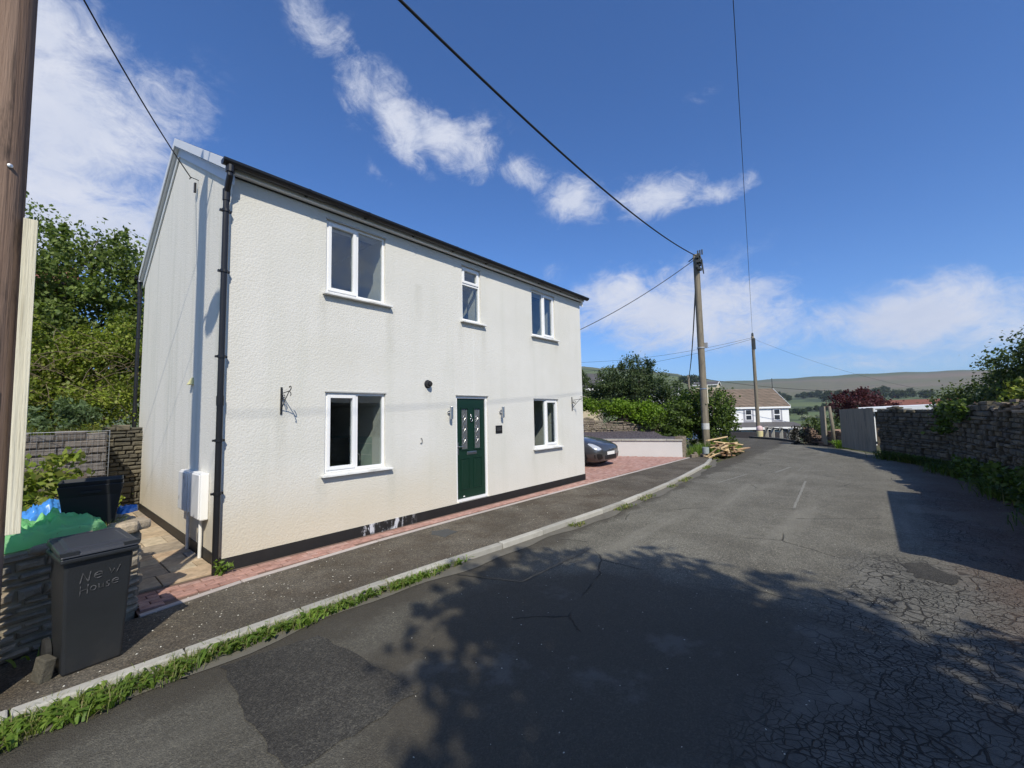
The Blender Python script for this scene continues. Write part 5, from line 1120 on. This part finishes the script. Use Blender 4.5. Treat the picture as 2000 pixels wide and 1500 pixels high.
fs = MB(); stone_wall(fs, (9.95, -8.66), (4.75, -8.66), -.12, lambda t: 2.30, .22, (.05, .15), .10, .42, 97, rough=.03); stone_wall(fs, (4.75, -8.66), (4.75, -11.5), -.12, lambda t: 2.30, .22, (.05, .15), .10, .42, 98, rough=.03); stone_wall(fs, (9.95, -11.5), (9.95, -8.66), -.12, lambda t: 2.30, .22, (.05, .15), .10, .42, 99, rough=.03)
rel(fs.build('wall', M_stone_dark, fixn=False), ob); fc = MB(); fc.box(4.82, 9.88, -11.5, -8.74, -.2, 2.27); rel(fc.build('wall_core', M_core), ob)
fc = MB(); fc.box(4.68, 10.02, -11.6, -8.60, 2.33, 2.45); rel(fc.build('roof', M_grroof0), ob)
P = scatter(5200, 4, 19.5, -8.6, -7.2, -.08, 91); yw = np.interp(P[:, 0], [4, 10.3, 12.8, 16.6, 20.2], [-8.6, -8.5, -8.4, -7.9, -6.4]); r_ = np.random.RandomState(4); P[:, 1] = yw+.04+np.abs(r_.normal(size=len(P)))*.15*(1+.6*np.sin(P[:, 0]*1.7))
tag(blades('verge_weeds', P, .34, .026, M_leaf_ivy, None, 92, .8, True), 'rough weeds at the foot of the right boundary wall', 'weeds', kind='stuff')
P2 = P[::2]+np.array([0, .02, 0]); tag(blades('verge_grass', P2, .30, .010, M_grass, None, 93, .8), 'dry grass at the foot of the right boundary wall', 'grass', kind='stuff')
ivy = []
rv = np.random.RandomState(66)
for (cx_, w_, z0_, z1_) in [(11.9, .9, .0, .5), (10.4, .5, 0, .7), (13.6, .6, 0, .4), (9.3, .6, .2, 1.6), (7.5, 1.2, 0, 1.2), (16.2, .7, 1.1, 1.95), (15.0, .6, 1.5, 1.95), (14.4, .9, -.05, .45), (12.4, .6, .0, .5)]:
    n_ = 420; x_ = cx_+rv.normal(size=n_)*w_*.5; z_ = z0_+(z1_-z0_)*rv.uniform(0, 1, n_)**1.3+.05*rv.normal(size=n_); y_ = np.interp(x_, [4, 10.3, 12.8, 16.6, 20.2], [-8.62, -8.55, -8.42, -7.95, -6.4])+.04+np.abs(rv.normal(size=n_))*.07+.25*(1-z_/1.9)*rv.uniform(0, 1, n_); ivy.append(np.stack([x_, y_, z_], 1))
tag(leaves('wall_ivy', np.concatenate(ivy), .11, .09, M_leaf_ivy, None, 67), 'ivy and brambles creeping over the right boundary wall', 'ivy', kind='stuff')
def shrub(name, base, blobs, nc, nl, sp, L, W, mat, seed, label, spikes=10, tips=14, r0=.06, shell=.4, group=None, cat='bush'):
    return tree(name, base, blobs, nc, nl, sp, L, W, mat, r0, seed, label, cat, group, shell, tips, spikes, 'stem', 'foliage')
shrub('elder_bush', (17.5, -9.8, 0), [(19.6, -9.0, 1.7, 1.5, 1.0, 1.0), (18.0, -9.6, 2.0, 1.7, 1.2, 1.35), (16.4, -10.0, 2.3, 1.6, 1.2, 1.6), (15.2, -10.4, 2.6, 1.4, 1.2, 1.5)], 460, 30000, .16, .10, .06, M_leaf_elder, 101, 'large dark elder bush spreading behind the far part of the right boundary wall', 16, 26, .09)
shrub('laurel_bush', (13.9, -9.5, 0), [(14.6, -9.35, 1.9, .9, .5, .55), (13.4, -9.4, 1.95, 1.0, .5, .50), (12.4, -9.7, 1.9, .9, .5, .5)], 130, 5200, .13, .15, .06, M_leaf_bramble, 102, 'brighter long leaved shrub leaning over the broken top of the boundary wall', 6)

# timber gate, board and posts at the yard opening
gt = empty('yard_gate', (20.2, -6.38, 0), label='tall grey vertical board gate standing open beside the stone wall', cat='gate')
a, b = Vector((20.22, -6.33)), Vector((23.2, -5.15)); e = (b-a).normalized(); n_ = Vector((-e.y, e.x)); L_ = (b-a).length; mb = MB(); k = 0; r = random.Random(3)
while k < L_: w_ = min(.118, L_-k); c_ = a+e*(k+w_/2); mb.obox(c_, e, w_/2-.003, .011, .03, 1.84-.02*k+r.uniform(-.012, .012)); k += .121
rel(mb.build('boards', M_boards), gt)
mb = MB()
for z in (.4, 1.5): mb.obox((a+b)/2-n_*.04, e, L_/2, .025, z, z+.1)
rel(mb.build('rail', M_boards), gt)
mb = MB(); mb.obox((25.05, -4.38), (-.7, -.35), .26, .03, 0, 1.95); mb.obox((25.05+.02, -4.38-.05), (-.7, -.35), .05, .05, 0, 1.9); tag(mb.build('gate_leaf', M_boards), 'narrow grey board panel standing left of the leaning post', 'board')
mb = MB(); mb.tube([(24.30, -4.80, -.1), (24.34, -4.78, 1.0), (24.30, -4.72, 1.95)], [.08, .075, .06], 8); mb.tube([(24.3, -4.80, 1.2), (24.45, -4.66, 1.9)], .02, 5); tag(mb.build('gate_post', M_pole_far, smooth=True), 'leaning weathered gate post between the grey board and the yard gate', 'post')
sw = MB(); stone_wall(sw, (24.2, -5.2), (26.2, -3.4), -.1, lambda t: .55+.25*math.sin(t*3), .3, (.07, .15), .15, .35, 64, rough=.06, out=-1)
mb = sw
for k in range(40):
    x, y = r.uniform(24.6, 26.4), r.uniform(-5.9, -4.9); z = r.uniform(-.1, .6); s_ = r.uniform(.06, .13); mb.box(x-s_, x+s_, y-s_*.8, y+s_*.8, z, z+s_*1.1)
tag(mb.build('rubble_heap', simple('brick_rubble', (.22, .15, .11), .95, .3, 5, island=.4), fixn=False), 'heap of broken brick and stone inside the yard opening', 'rubble', kind='stuff')
shrub('dead_bush', (25.9, -3.45, 0), [(26.1, -3.15, .45, .55, .55, .6), (25.6, -3.75, .45, .55, .5, .55)], 60, 2600, .10, .07, .05, mat_leaf('withered_leaf', [(.018, .016, .013), (.035, .028, .02), (.03, .035, .018)], .1), 104, 'dark withered shrub heap left of the grey board panel', 5, r0=.03)
P = scatter(700, 23.5, 26, -6.2, -4.9, -.1, 96); tag(blades('yard_weeds', P, .45, .04, M_leaf_weed, None, 97, .8, True), 'green weeds in the yard opening', 'weeds', kind='stuff')
sh = empty('yard_shed', (27, -5.6, 0), label='low shed with white fascia and roof edge behind the yard gate', cat='shed')
mb = MB(); mb.prism([(27.2, -9.3), (30, -9.3), (30, -6.25), (27.2, -6.25)], -.2, 1.62); rel(mb.build('wall', simple('shed_wall', (.10, .075, .055), .9)), sh)
mb = MB(); mb.hexa([(26.7, -9.6, 1.80), (30.2, -9.6, 1.80), (30.2, -5.75, 1.66), (26.7, -5.75, 1.58), (26.7, -9.6, 1.98), (30.2, -9.6, 1.98), (30.2, -5.75, 1.86), (26.7, -5.75, 1.78)]); rel(mb.build('roof', simple('white_sheet', (.80, .81, .80), .5, .05)), sh)
mb = MB(); mb.tube([(26.9, -6.35, -.1), (26.9, -6.35, 1.62)], .07, 8); rel(mb.build('post', M_sill), sh)

# barrier posts at the bend
mb = MB(); A = [(30.9, .2), (30.5, -.2), (29.9, -1.0), (28.9, -1.9), (27.6, -2.65), (26.3, -3.2)]; A = np.array(lerp_pts(A, 20)); strip('road_edge_kerb', A, off_line(A, -.35), .03, .03, M_gutter, 3, kind='structure'); strip('road_edge_kerb', A, A, -.12, .03, simple('dark_kerb_face', (.05, .048, .04), .9), 3, kind='structure')
fn = empty('roadside_barrier', (30, -1.2, 0), label='row of short pale concrete posts with rails at the outside of the bend', cat='barrier')
PP = [(31.0, -.86), (30.45, -1.30), (29.6, -1.88), (28.35, -2.52), (27.2, -3.0)]
for (x, y) in PP:
    mb = MB(); mb.box(-.09, .09, -.09, .09, -.3, .70); o = mb.build('post', M_kerb, bevel=.012); rel(o, fn); o.location = (x, y, 0); o.matrix_parent_inverse = Matrix.Translation(-Vector(fn.location))
for k in range(len(PP)-1):
    mb = MB(); mb.tube([(*PP[k], .60 if k < 3 else .66), (*PP[k+1], .60 if k < 3 else .66)], .045, 6); rel(mb.build('rail', M_iron if k < 3 else M_sill), fn)
t = empty('street_bin', (30.75, -.50, 0), label='small cream bin with a pink and white top beside the thin far pole', cat='bin')
mb = MB(); mb.lathe([(.17, -.1), (.20, .38), (.19, .40)], (0, 0, 0), 14); mb.build('base', simple('cream_base', (.62, .55, .30), .6), t)
mb = MB(); mb.lathe([(.19, .402), (.21, .50), (.19, .66), (.11, .74), (.0, .77)], (0, 0, 0), 14); mb.build('sack', simple('pink_sack', (.58, .42, .41), .6, .3, 4, dirt=(.8, .75, .74)), t, smooth=True)

# ------------------------------------------------------------------ houses beyond
M_redroof = simple('red_tile_roof', (.20, .075, .045), .85, .25, 2, bump=.5); M_brnroof = NT('brown_tile_roof')
br = M_brnroof.N.new('ShaderNodeTexBrick'); M_brnroof.L.new(M_brnroof.map((1, 1, 1.6), (math.pi/2, 0, 0)), br.inputs[0]); br.inputs['Scale'].default_value = 1; br.inputs['Brick Width'].default_value = .35; br.inputs['Row Height'].default_value = .30; br.inputs['Mortar Size'].default_value = .025
M_brnroof.inp(br, 'Color1', (.155, .115, .080)); M_brnroof.inp(br, 'Color2', (.22, .16, .115)); M_brnroof.inp(br, 'Mortar', (.07, .055, .04)); M_brnroof = M_brnroof.done(M_brnroof.mix(M_brnroof.rng(M_brnroof.noise(1.5, 6, .7), .5, .7, 0, .5), br.outputs[0], (.11, .10, .07)), .85)
M_wwall = simple('white_painted_wall', (.78, .78, .77), .85, .04, 1); M_cream = simple('cream_wall', (.55, .47, .33), .9, .2, 1.5); M_grroof = simple('grey_roof', (.09, .085, .085), .8, .25, 2); M_dglass = simple('dark_pane', (.03, .035, .045), .12)
def cottage(name, F, e, Ln, dep, zb, ze, zr, wm, rm, label, ov=.25, wins=(), porch=None, chim=False, verge_mat=None):
    """F: front right corner, e: direction along the front, depth runs to the right of e"""
    e = Vector(e).normalized(); n = Vector((e.y, -e.x)); t = empty(name, (F[0], F[1], zb), label=label, cat='house')
    W3 = lambda u, v, z: (e.x*u+n.x*v, e.y*u+n.y*v, z-zb)
    mb = MB(); v = [W3(u, w, z) for u in (0, Ln) for (w, z) in ((0, zb), (dep, zb), (dep, ze), (dep/2, zr), (0, ze))]; mb.add(v, [(0,1,2,3,4),(9,8,7,6,5),(0,4,9,5),(4,3,8,9),(3,2,7,8),(2,1,6,7),(1,0,5,6)]); mb.build('wall', wm, t)
    mb = MB(); th = .14; s_ = (zr-ze)/(dep/2)
    for sg in (0, 1):
        q = (lambda w: w) if sg == 0 else (lambda w: dep-w)
        mb.hexa([W3(-ov, q(-ov), ze-ov*s_+.02), W3(Ln+ov, q(-ov), ze-ov*s_+.02), W3(Ln+ov, q(dep/2), zr+.02), W3(-ov, q(dep/2), zr+.02), W3(-ov, q(-ov), ze-ov*s_+.02+th), W3(Ln+ov, q(-ov), ze-ov*s_+.02+th), W3(Ln+ov, q(dep/2), zr+.02+th), W3(-ov, q(dep/2), zr+.02+th)])
    ro = mb.build('roof', rm, t)
    mb = MB()
    for sg in (0, 1):
        q = (lambda w: w) if sg == 0 else (lambda w: dep-w)
        for u0, u1 in ((-ov-.03, -ov-.002), (Ln+ov+.002, Ln+ov+.03)):
            mb.hexa([W3(u0, q(-ov), ze-ov*s_-.06), W3(u1, q(-ov), ze-ov*s_-.06), W3(u1, q(dep/2), zr-.04), W3(u0, q(dep/2), zr-.04), W3(u0, q(-ov), ze-ov*s_+.19), W3(u1, q(-ov), ze-ov*s_+.19), W3(u1, q(dep/2), zr+.21), W3(u0, q(dep/2), zr+.21)])
    mb.build('bargeboard', verge_mat or M_wwall, t)
    mb = MB(); mb.hexa([W3(-ov, -ov-.06, ze-ov*s_-.08), W3(Ln+ov, -ov-.06, ze-ov*s_-.08), W3(Ln+ov, -ov-.005, ze-ov*s_-.08), W3(-ov, -ov-.005, ze-ov*s_-.08), W3(-ov, -ov-.06, ze-ov*s_+.10), W3(Ln+ov, -ov-.06, ze-ov*s_+.10), W3(Ln+ov, -ov-.005, ze-ov*s_+.10), W3(-ov, -ov-.005, ze-ov*s_+.10)]); mb.build('fascia', M_wwall, t)
    if chim: mb = MB(); c_ = [W3(u, w, 0)[:2] for u, w in ((1, dep/2-.3), (1.7, dep/2-.3), (1.7, dep/2+.3), (1, dep/2+.3))]; mb.prism(c_, zr-.3-zb, zr+.8-zb); mb.build('chimney', wm, ro)
    for (u0, u1, z0, z1) in wins:
        mb = MB(); fw = .10
        def B(a, b, c, d, y0, y1, m_=None): (m_ or mb).hexa([W3(a, y0, c), W3(b, y0, c), W3(b, y1, c), W3(a, y1, c), W3(a, y0, d), W3(b, y0, d), W3(b, y1, d), W3(a, y1, d)])
        B(u0-.16, u1+.16, z0-.2, z1+.16, -.03, -.004); g0 = mb; wn = g0.build('window', simple('grey_surround', (.30, .30, .33), .8) if 'grey_surround' not in bpy.data.materials else bpy.data.materials['grey_surround'], t)
        m3 = MB(); B(u0, u1, z0, z1, -.05, -.032, m3); m3.build('frame', M_white, wn)
        zm = (z0+z1)/2
        for c0, c1 in ((z0+.06, zm-.05), (zm+.05, z1-.06)):
            m4 = MB(); B(u0+.08, u1-.08, c0, c1, -.058, -.052, m4); m4.build('pane', M_dglass, wn)
    return t, W3
wh, W3 = cottage('white_house', (47.98, -.11), (-.53, .85), 8.6, 7.0, -2.2, 2.08, 3.95, M_wwall, M_brnroof, 'white two storey house with brown tiled roof down the lane past the bend', .12, wins=[(.80, 1.45, .78, 1.85), (3.45, 4.1, .78, 1.85)])
mb = MB(); mb.hexa([W3(-.8, -1.7, .02), W3(9, -1.7, .02), W3(9, -.003, .45), W3(-.3, -.003, .45), W3(-.8, -1.7, .12), W3(9, -1.7, .12), W3(9, -.003, .58), W3(-.3, -.003, .58)]); po = mb.build('porch_roof', M_grroof, wh)
mb = MB(); mb.hexa([W3(-.8, -1.74, -.10), W3(9, -1.74, -.10), W3(9, -1.702, -.10), W3(-.8, -1.702, -.10), W3(-.8, -1.74, .13), W3(9, -1.74, .13), W3(9, -1.702, .13), W3(-.8, -1.702, .13)]); mb.build('porch_fascia', M_wwall, po)
mb = MB(); mb.hexa([W3(0, -1.4, -2.2), W3(8.8, -1.4, -2.2), W3(8.8, -.01, -2.2), W3(0, -.01, -2.2), W3(0, -1.4, -.02), W3(8.8, -1.4, -.02), W3(8.8, -.01, -.02), W3(0, -.01, -.02)]); mb.build('porch_wall', simple('porch_grey', (.10, .115, .13), .6), wh)
mb = MB(); 
for u in (1.2, 2.6, 4.0): mb.hexa([W3(u, -1.43, -.62), W3(u+1.1, -1.43, -.62), W3(u+1.1, -1.405, -.62), W3(u, -1.405, -.62), W3(u, -1.43, -.2), W3(u+1.1, -1.43, -.2), W3(u+1.1, -1.405, -.2), W3(u, -1.405, -.2)])
mb.build('porch_window', simple('pale_pane', (.30, .40, .40), .2), wh)
mb = MB(); mb.obox((41.5, 2.6), (-.3, 1), 3.2, .2, -1.8, -.18); tag(mb.build('garden_wall', simple('dark_render', (.035, .032, .035), .9)), 'low dark wall in front of the white house', 'wall')
mb = MB(); mb.tube([W3(-.1, 3.4, 3.9), W3(-.1, 3.4, 5.2)], .03, 5); mb.build('aerial', M_iron, wh)
cottage('bungalow', (26.35, 9.2), (-.42, .9), 6, 5.0, -.3, 3.75, 4.9, M_cream, M_grroof, 'cream bungalow with white roof edge half hidden behind the house corner', .3)
cottage('brick_house', (-5.5, 15.8), (1, 0), 4.4, 5, 0, 5.7, 6.8, M_redroof, M_redroof, 'red roofed building glimpsed through the trees at the left', .3, verge_mat=M_redroof)
cottage('farmhouse', (111.9, 32.6), (-.2, 1), 9, 6, 1, 7.1, 8.4, M_wwall, M_grroof, 'small white gabled farmhouse far up the green hillside', .3)
cottage('farmhouse', (115, 23.5), (-.1, 1), 5.5, 5, 1, 8.6, 9.4, M_cream, M_grroof, 'grey roofed farm building just left of the grey pole on the hillside', .3)
cottage('red_roofed_house', (42.5, -12.5), (-.05, 1), 5.4, 6, -1, 1.65, 2.25, M_cream, M_redroof, 'house with a low red roof beyond the yard shed', .3, verge_mat=M_redroof)

# ------------------------------------------------------------------ trees
G_L = 'trees on the bank behind the garden'
tree('sycamore_tree', (-1.3, 9.4, 1.4), [(-1.7, 9.3, 5.1, 1.4, 1.2, 1.8), (-.5, 9.6, 5.4, 1.4, 1.2, 1.8), (-2.9, 9.6, 4.6, 1.2, 1.2, 1.6)], 260, 21000, .20, .105, .07, M_leaf_tree, .16, 111, 'broad leafy tree behind the garden just right of the pale batten', 'tree', G_L, .35, 26, 22)
tree('sycamore_tree', (.7, 9.6, 1.2), [(.4, 9.2, 5.0, 1.2, 1.2, 1.8), (1.6, 9.6, 4.9, 1.3, 1.2, 1.6)], 150, 11000, .20, .105, .07, M_leaf_tree, .14, 112, 'leafy tree standing against the rear corner of the house', 'tree', G_L, .35, 22, 16)
tree('sycamore_tree', (-5.2, 9.8, 1.4), [(-4.9, 9.6, 4.6, 1.4, 1.2, 1.7), (-6.2, 9.8, 4.2, 1.4, 1.2, 1.6)], 120, 7000, .24, .16, .11, M_leaf_tree, .15, 113, 'tree at the far left of the bank hidden beyond the dark pole', 'tree', G_L, .35, 18, 8)
shrub('thicket', (-1.2, 7.6, 1.3), [(-1.7, 7.4, 2.9, 1.0, .8, 1.2), (-.4, 7.6, 3.1, 1.0, .8, 1.3), (-1.3, 6.7, 2.1, 1.1, .6, .6), (-.3, 6.8, 2.2, .8, .6, .8)], 320, 21000, .13, .075, .05, M_leaf_bramble, 114, 'tangled bramble thicket rising above the gabion wall', 14, 26, .03, .3)
shrub('thicket', (-3.6, 7.6, 1.3), [(-3.2, 7.4, 2.7, 1.1, .8, 1.1), (-4.6, 7.4, 2.5, 1.1, .8, 1.0)], 120, 6000, .14, .09, .06, M_leaf_bramble, 115, 'bramble thicket on the bank left of the gabion', 8, 16, .03, .3)
shrub('understorey_bush', (-.6, 8.3, 1.3), [(-1.4, 8.5, 3.6, 1.1, .6, .9), (.1, 8.4, 3.7, 1.1, .6, 1.0), (-2.8, 8.6, 3.5, 1.1, .6, .9)], 200, 10000, .17, .12, .08, M_leaf_tree, 116, 'dark leafy understorey between the bramble thicket and the trees', 6, 24, .05, .3)
shrub('buddleia_bush', (-1.25, 5.35, 1.62), [(-1.3, 5.35, 2.0, .38, .28, .32), (-1.0, 5.45, 1.95, .3, .25, .25)], 34, 1300, .07, .11, .035, mat_leaf('buddleia_leaf', [(.08, .13, .055), (.13, .19, .09), (.17, .24, .12)]), 117, 'pale long leaved shrub growing on top of the gabion', 3, 10, .012)
mb = MB(); r = random.Random(9)
for k in range(110):
    p = Vector((r.uniform(-2.6, .1), r.uniform(6.1, 6.9), r.uniform(1.9, 3.7))); d = Vector((r.uniform(-1, 1), r.uniform(-.2, .2), r.uniform(-.5, .7)))*r.uniform(.3, .8); mb.tube([p, p+d*.5+Vector((0, 0, .06)), p+d], .005, 4, False)
tag(mb.build('dry_twigs', M_twig), 'tangle of dry bare twigs in front of the thicket', 'twigs', kind='stuff')
P = np.concatenate([scatter(1600, -4, -.65, 4.85, 5.9, 1.66, 98)]); tag(blades('grass', P, .16, .006, M_grass, None, 99, .9), 'dry grass along the top of the gabion', 'grass', kind='stuff')
tree('apple_tree', (22.2, 4.8, 0), [(22.0, 5.6, 3.2, 1.3, 1.1, 1.5), (22.3, 4.4, 3.7, 1.2, 1.1, 1.6), (22.4, 3.3, 3.1, 1.1, .9, 1.3), (22.0, 6.6, 2.8, 1.0, .8, 1.2), (21.6, 7.7, 3.4, .9, .8, 1.2), (22.6, 2.6, 2.6, 1.0, .8, 1.1)], 400, 26000, .18, .12, .07, M_leaf_willow, .14, 121, 'dark green fruit tree with upright shoots beyond the lime hedge', 'tree', None, .3, 24, 34)
tree('plum_tree', (31.4, -5.9, -.2), [(31.3, -5.7, 2.0, 1.5, 1.3, .95), (31.5, -6.7, 1.8, 1.2, .9, .7), (31.3, -5.9, 2.6, .9, .8, .55)], 150, 6500, .17, .13, .09, M_leaf_purple, .10, 122, 'dark purple leaved tree rising behind the yard gate', 'tree', None, .35, 16, 10)
shrub('garden_shrub', (46, -3.0, -1.3), [(45.5, -2.2, -.2, 1.2, 1.0, 1.2), (46.5, -3.6, -.3, 1.6, 1.4, 1.2), (44, -4.6, -.4, 1.6, 1.4, .9)], 80, 3000, .25, .22, .16, M_leaf_elder, 123, 'rough shrubs sloping down right of the white house', 4)
# trees behind the viewpoint whose shadow falls across the road
tree('ash_tree', (-2.0, -11.6, -.1), [(-2.1, -11.3, 7.0, 2.2, 2.3, 1.7), (-1.2, -11.1, 6.2, 1.7, 1.8, 1.3), (-2.9, -11.5, 5.6, 1.4, 1.7, 1.2)], 240, 11000, .24, .24, .15, M_leaf_tree, .20, 131, 'roadside ash tree behind the viewpoint casting its shadow over the near road', 'tree', None, .1, 26, 22)
shrub('bank_hedge', (-4, -11, 0), [(-8, -10.8, .8, 2.5, .8, .9), (-4, -11, .8, 2.5, .8, .9), (0, -11, .8, 2.2, .8, .9), (3, -10.6, .9, 1.6, .8, .9)], 130, 5000, .2, .16, .1, M_leaf_elder, 132, 'low hedge along the verge behind the viewpoint', 6, cat='hedge')

# far trees: one of each kind, then copies
def far_tree(name, mat, seed, label, w=1.0, h=1.0):
    blobs = [(0, 0, 5.2*h, 3.6*w, 3.6*w, 3.4*h), (2.2*w, .5, 4.2*h, 2.6*w, 2.6*w, 2.6*h), (-2.2*w, -.5, 4.4*h, 2.6*w, 2.6*w, 2.6*h)]
    return tree(name, (0, 0, 0), blobs, 70, 2600, .75, 1.0, .7, mat, .35, seed, label, 'tree', None, .4, 8, 0)
protoA = far_tree('hillside_tree', M_leaf_far, 141, ''); protoB = far_tree('hillside_tree', M_leaf_far, 142, '', 1.3, .8); protoC = far_tree('blossom_tree', M_blossom, 143, '', .8, .6)
used = {}
def far(proto, az, d, s, label, group):
    k = id(proto); o = proto if k not in used else copy_tree(proto); used[k] = 1
    x = CX+d*math.cos(math.radians(az)); y = CY+d*math.sin(math.radians(az)); o.location = (x, y, float(terrain_z(x, y))-.4*s); o.scale = (s, s, s); o.rotation_euler = (0, 0, az*2.3)
    o['label'] = label; o['category'] = 'tree'; o['group'] = group
r = random.Random(77)
g1 = 'trees on the near green hilltop'; l1 = 'round dark tree on the green hilltop either side of the grey pole'
for az, d, s in [(18.0, 560, 1.3), (17.4, 565, 1.6), (16.9, 560, 1.7), (16.3, 570, 1.9), (15.7, 560, 1.5), (15.1, 565, 1.4), (14.6, 570, 1.6), (14.2, 560, 1.3), (18.6, 400, .8), (15.6, 430, .6), (17.2, 300, .7), (16.2, 260, .5), (20.5, 350, 1.2), (22, 330, 1.3), (24, 320, 1.3), (26.5, 330, 1.3), (29, 340, 1.2)]: far(r.choice((protoA, protoB)), az, d, s, l1, g1)
g2 = 'hedgerow trees across the valley'; l2 = 'small hazy tree in the hedgerow across the valley'
for az in [12.8, 12.2, 11.6, 11.0, 10.3, 9.7, 9.1, 8.0, 7.4, 6.9, 6.2, 5.4, 4.6, 4.1, 3.4, 2.9, 2.3, 1.6, .9, .2, -.6, -1.4, -2.3, -3.2, -4.3]: far(r.choice((protoA, protoB)), az+r.uniform(-.2, .2), r.uniform(620, 900), r.uniform(.9, 1.7), l2, g2)
for az in [10.5, 9.9, 7.9, 7.2, 6.4, 5.8, 5.1, 4.4, 3.7, 3.0, 2.4, 1.5]: far(r.choice((protoA, protoB)), az, r.uniform(380, 480), r.uniform(.45, .8), l2, g2)
g3 = 'pale blossom trees in the valley field'; l3 = 'pale hawthorn in blossom at the edge of the valley field'
for az in [5.6, 5.2, 4.4, 4.1, 3.5, 3.1]: far(protoC, az+r.uniform(-.1, .1), r.uniform(290, 330), r.uniform(.45, .7), l3, g3)

# ------------------------------------------------------------------ hazy air
HAZE = True
if HAZE:
    mb = MB(); mb.box(-2560, 2560, -2560, 2560, -75, 240); hz = mb.build('haze', None); hm = bpy.data.materials.new('haze_air'); hm.use_nodes = True
    nt = hm.node_tree; nt.nodes.clear(); o_ = nt.nodes.new('ShaderNodeOutputMaterial'); pv = nt.nodes.new('ShaderNodeVolumePrincipled'); pv.inputs['Color'].default_value = (.78, .86, 1, 1); pv.inputs['Density'].default_value = .00013; pv.inputs['Anisotropy'].default_value = .2
    nt.links.new(pv.outputs[0], o_.inputs['Volume']); hz.data.materials.append(hm); tag(hz, kind='stuff')
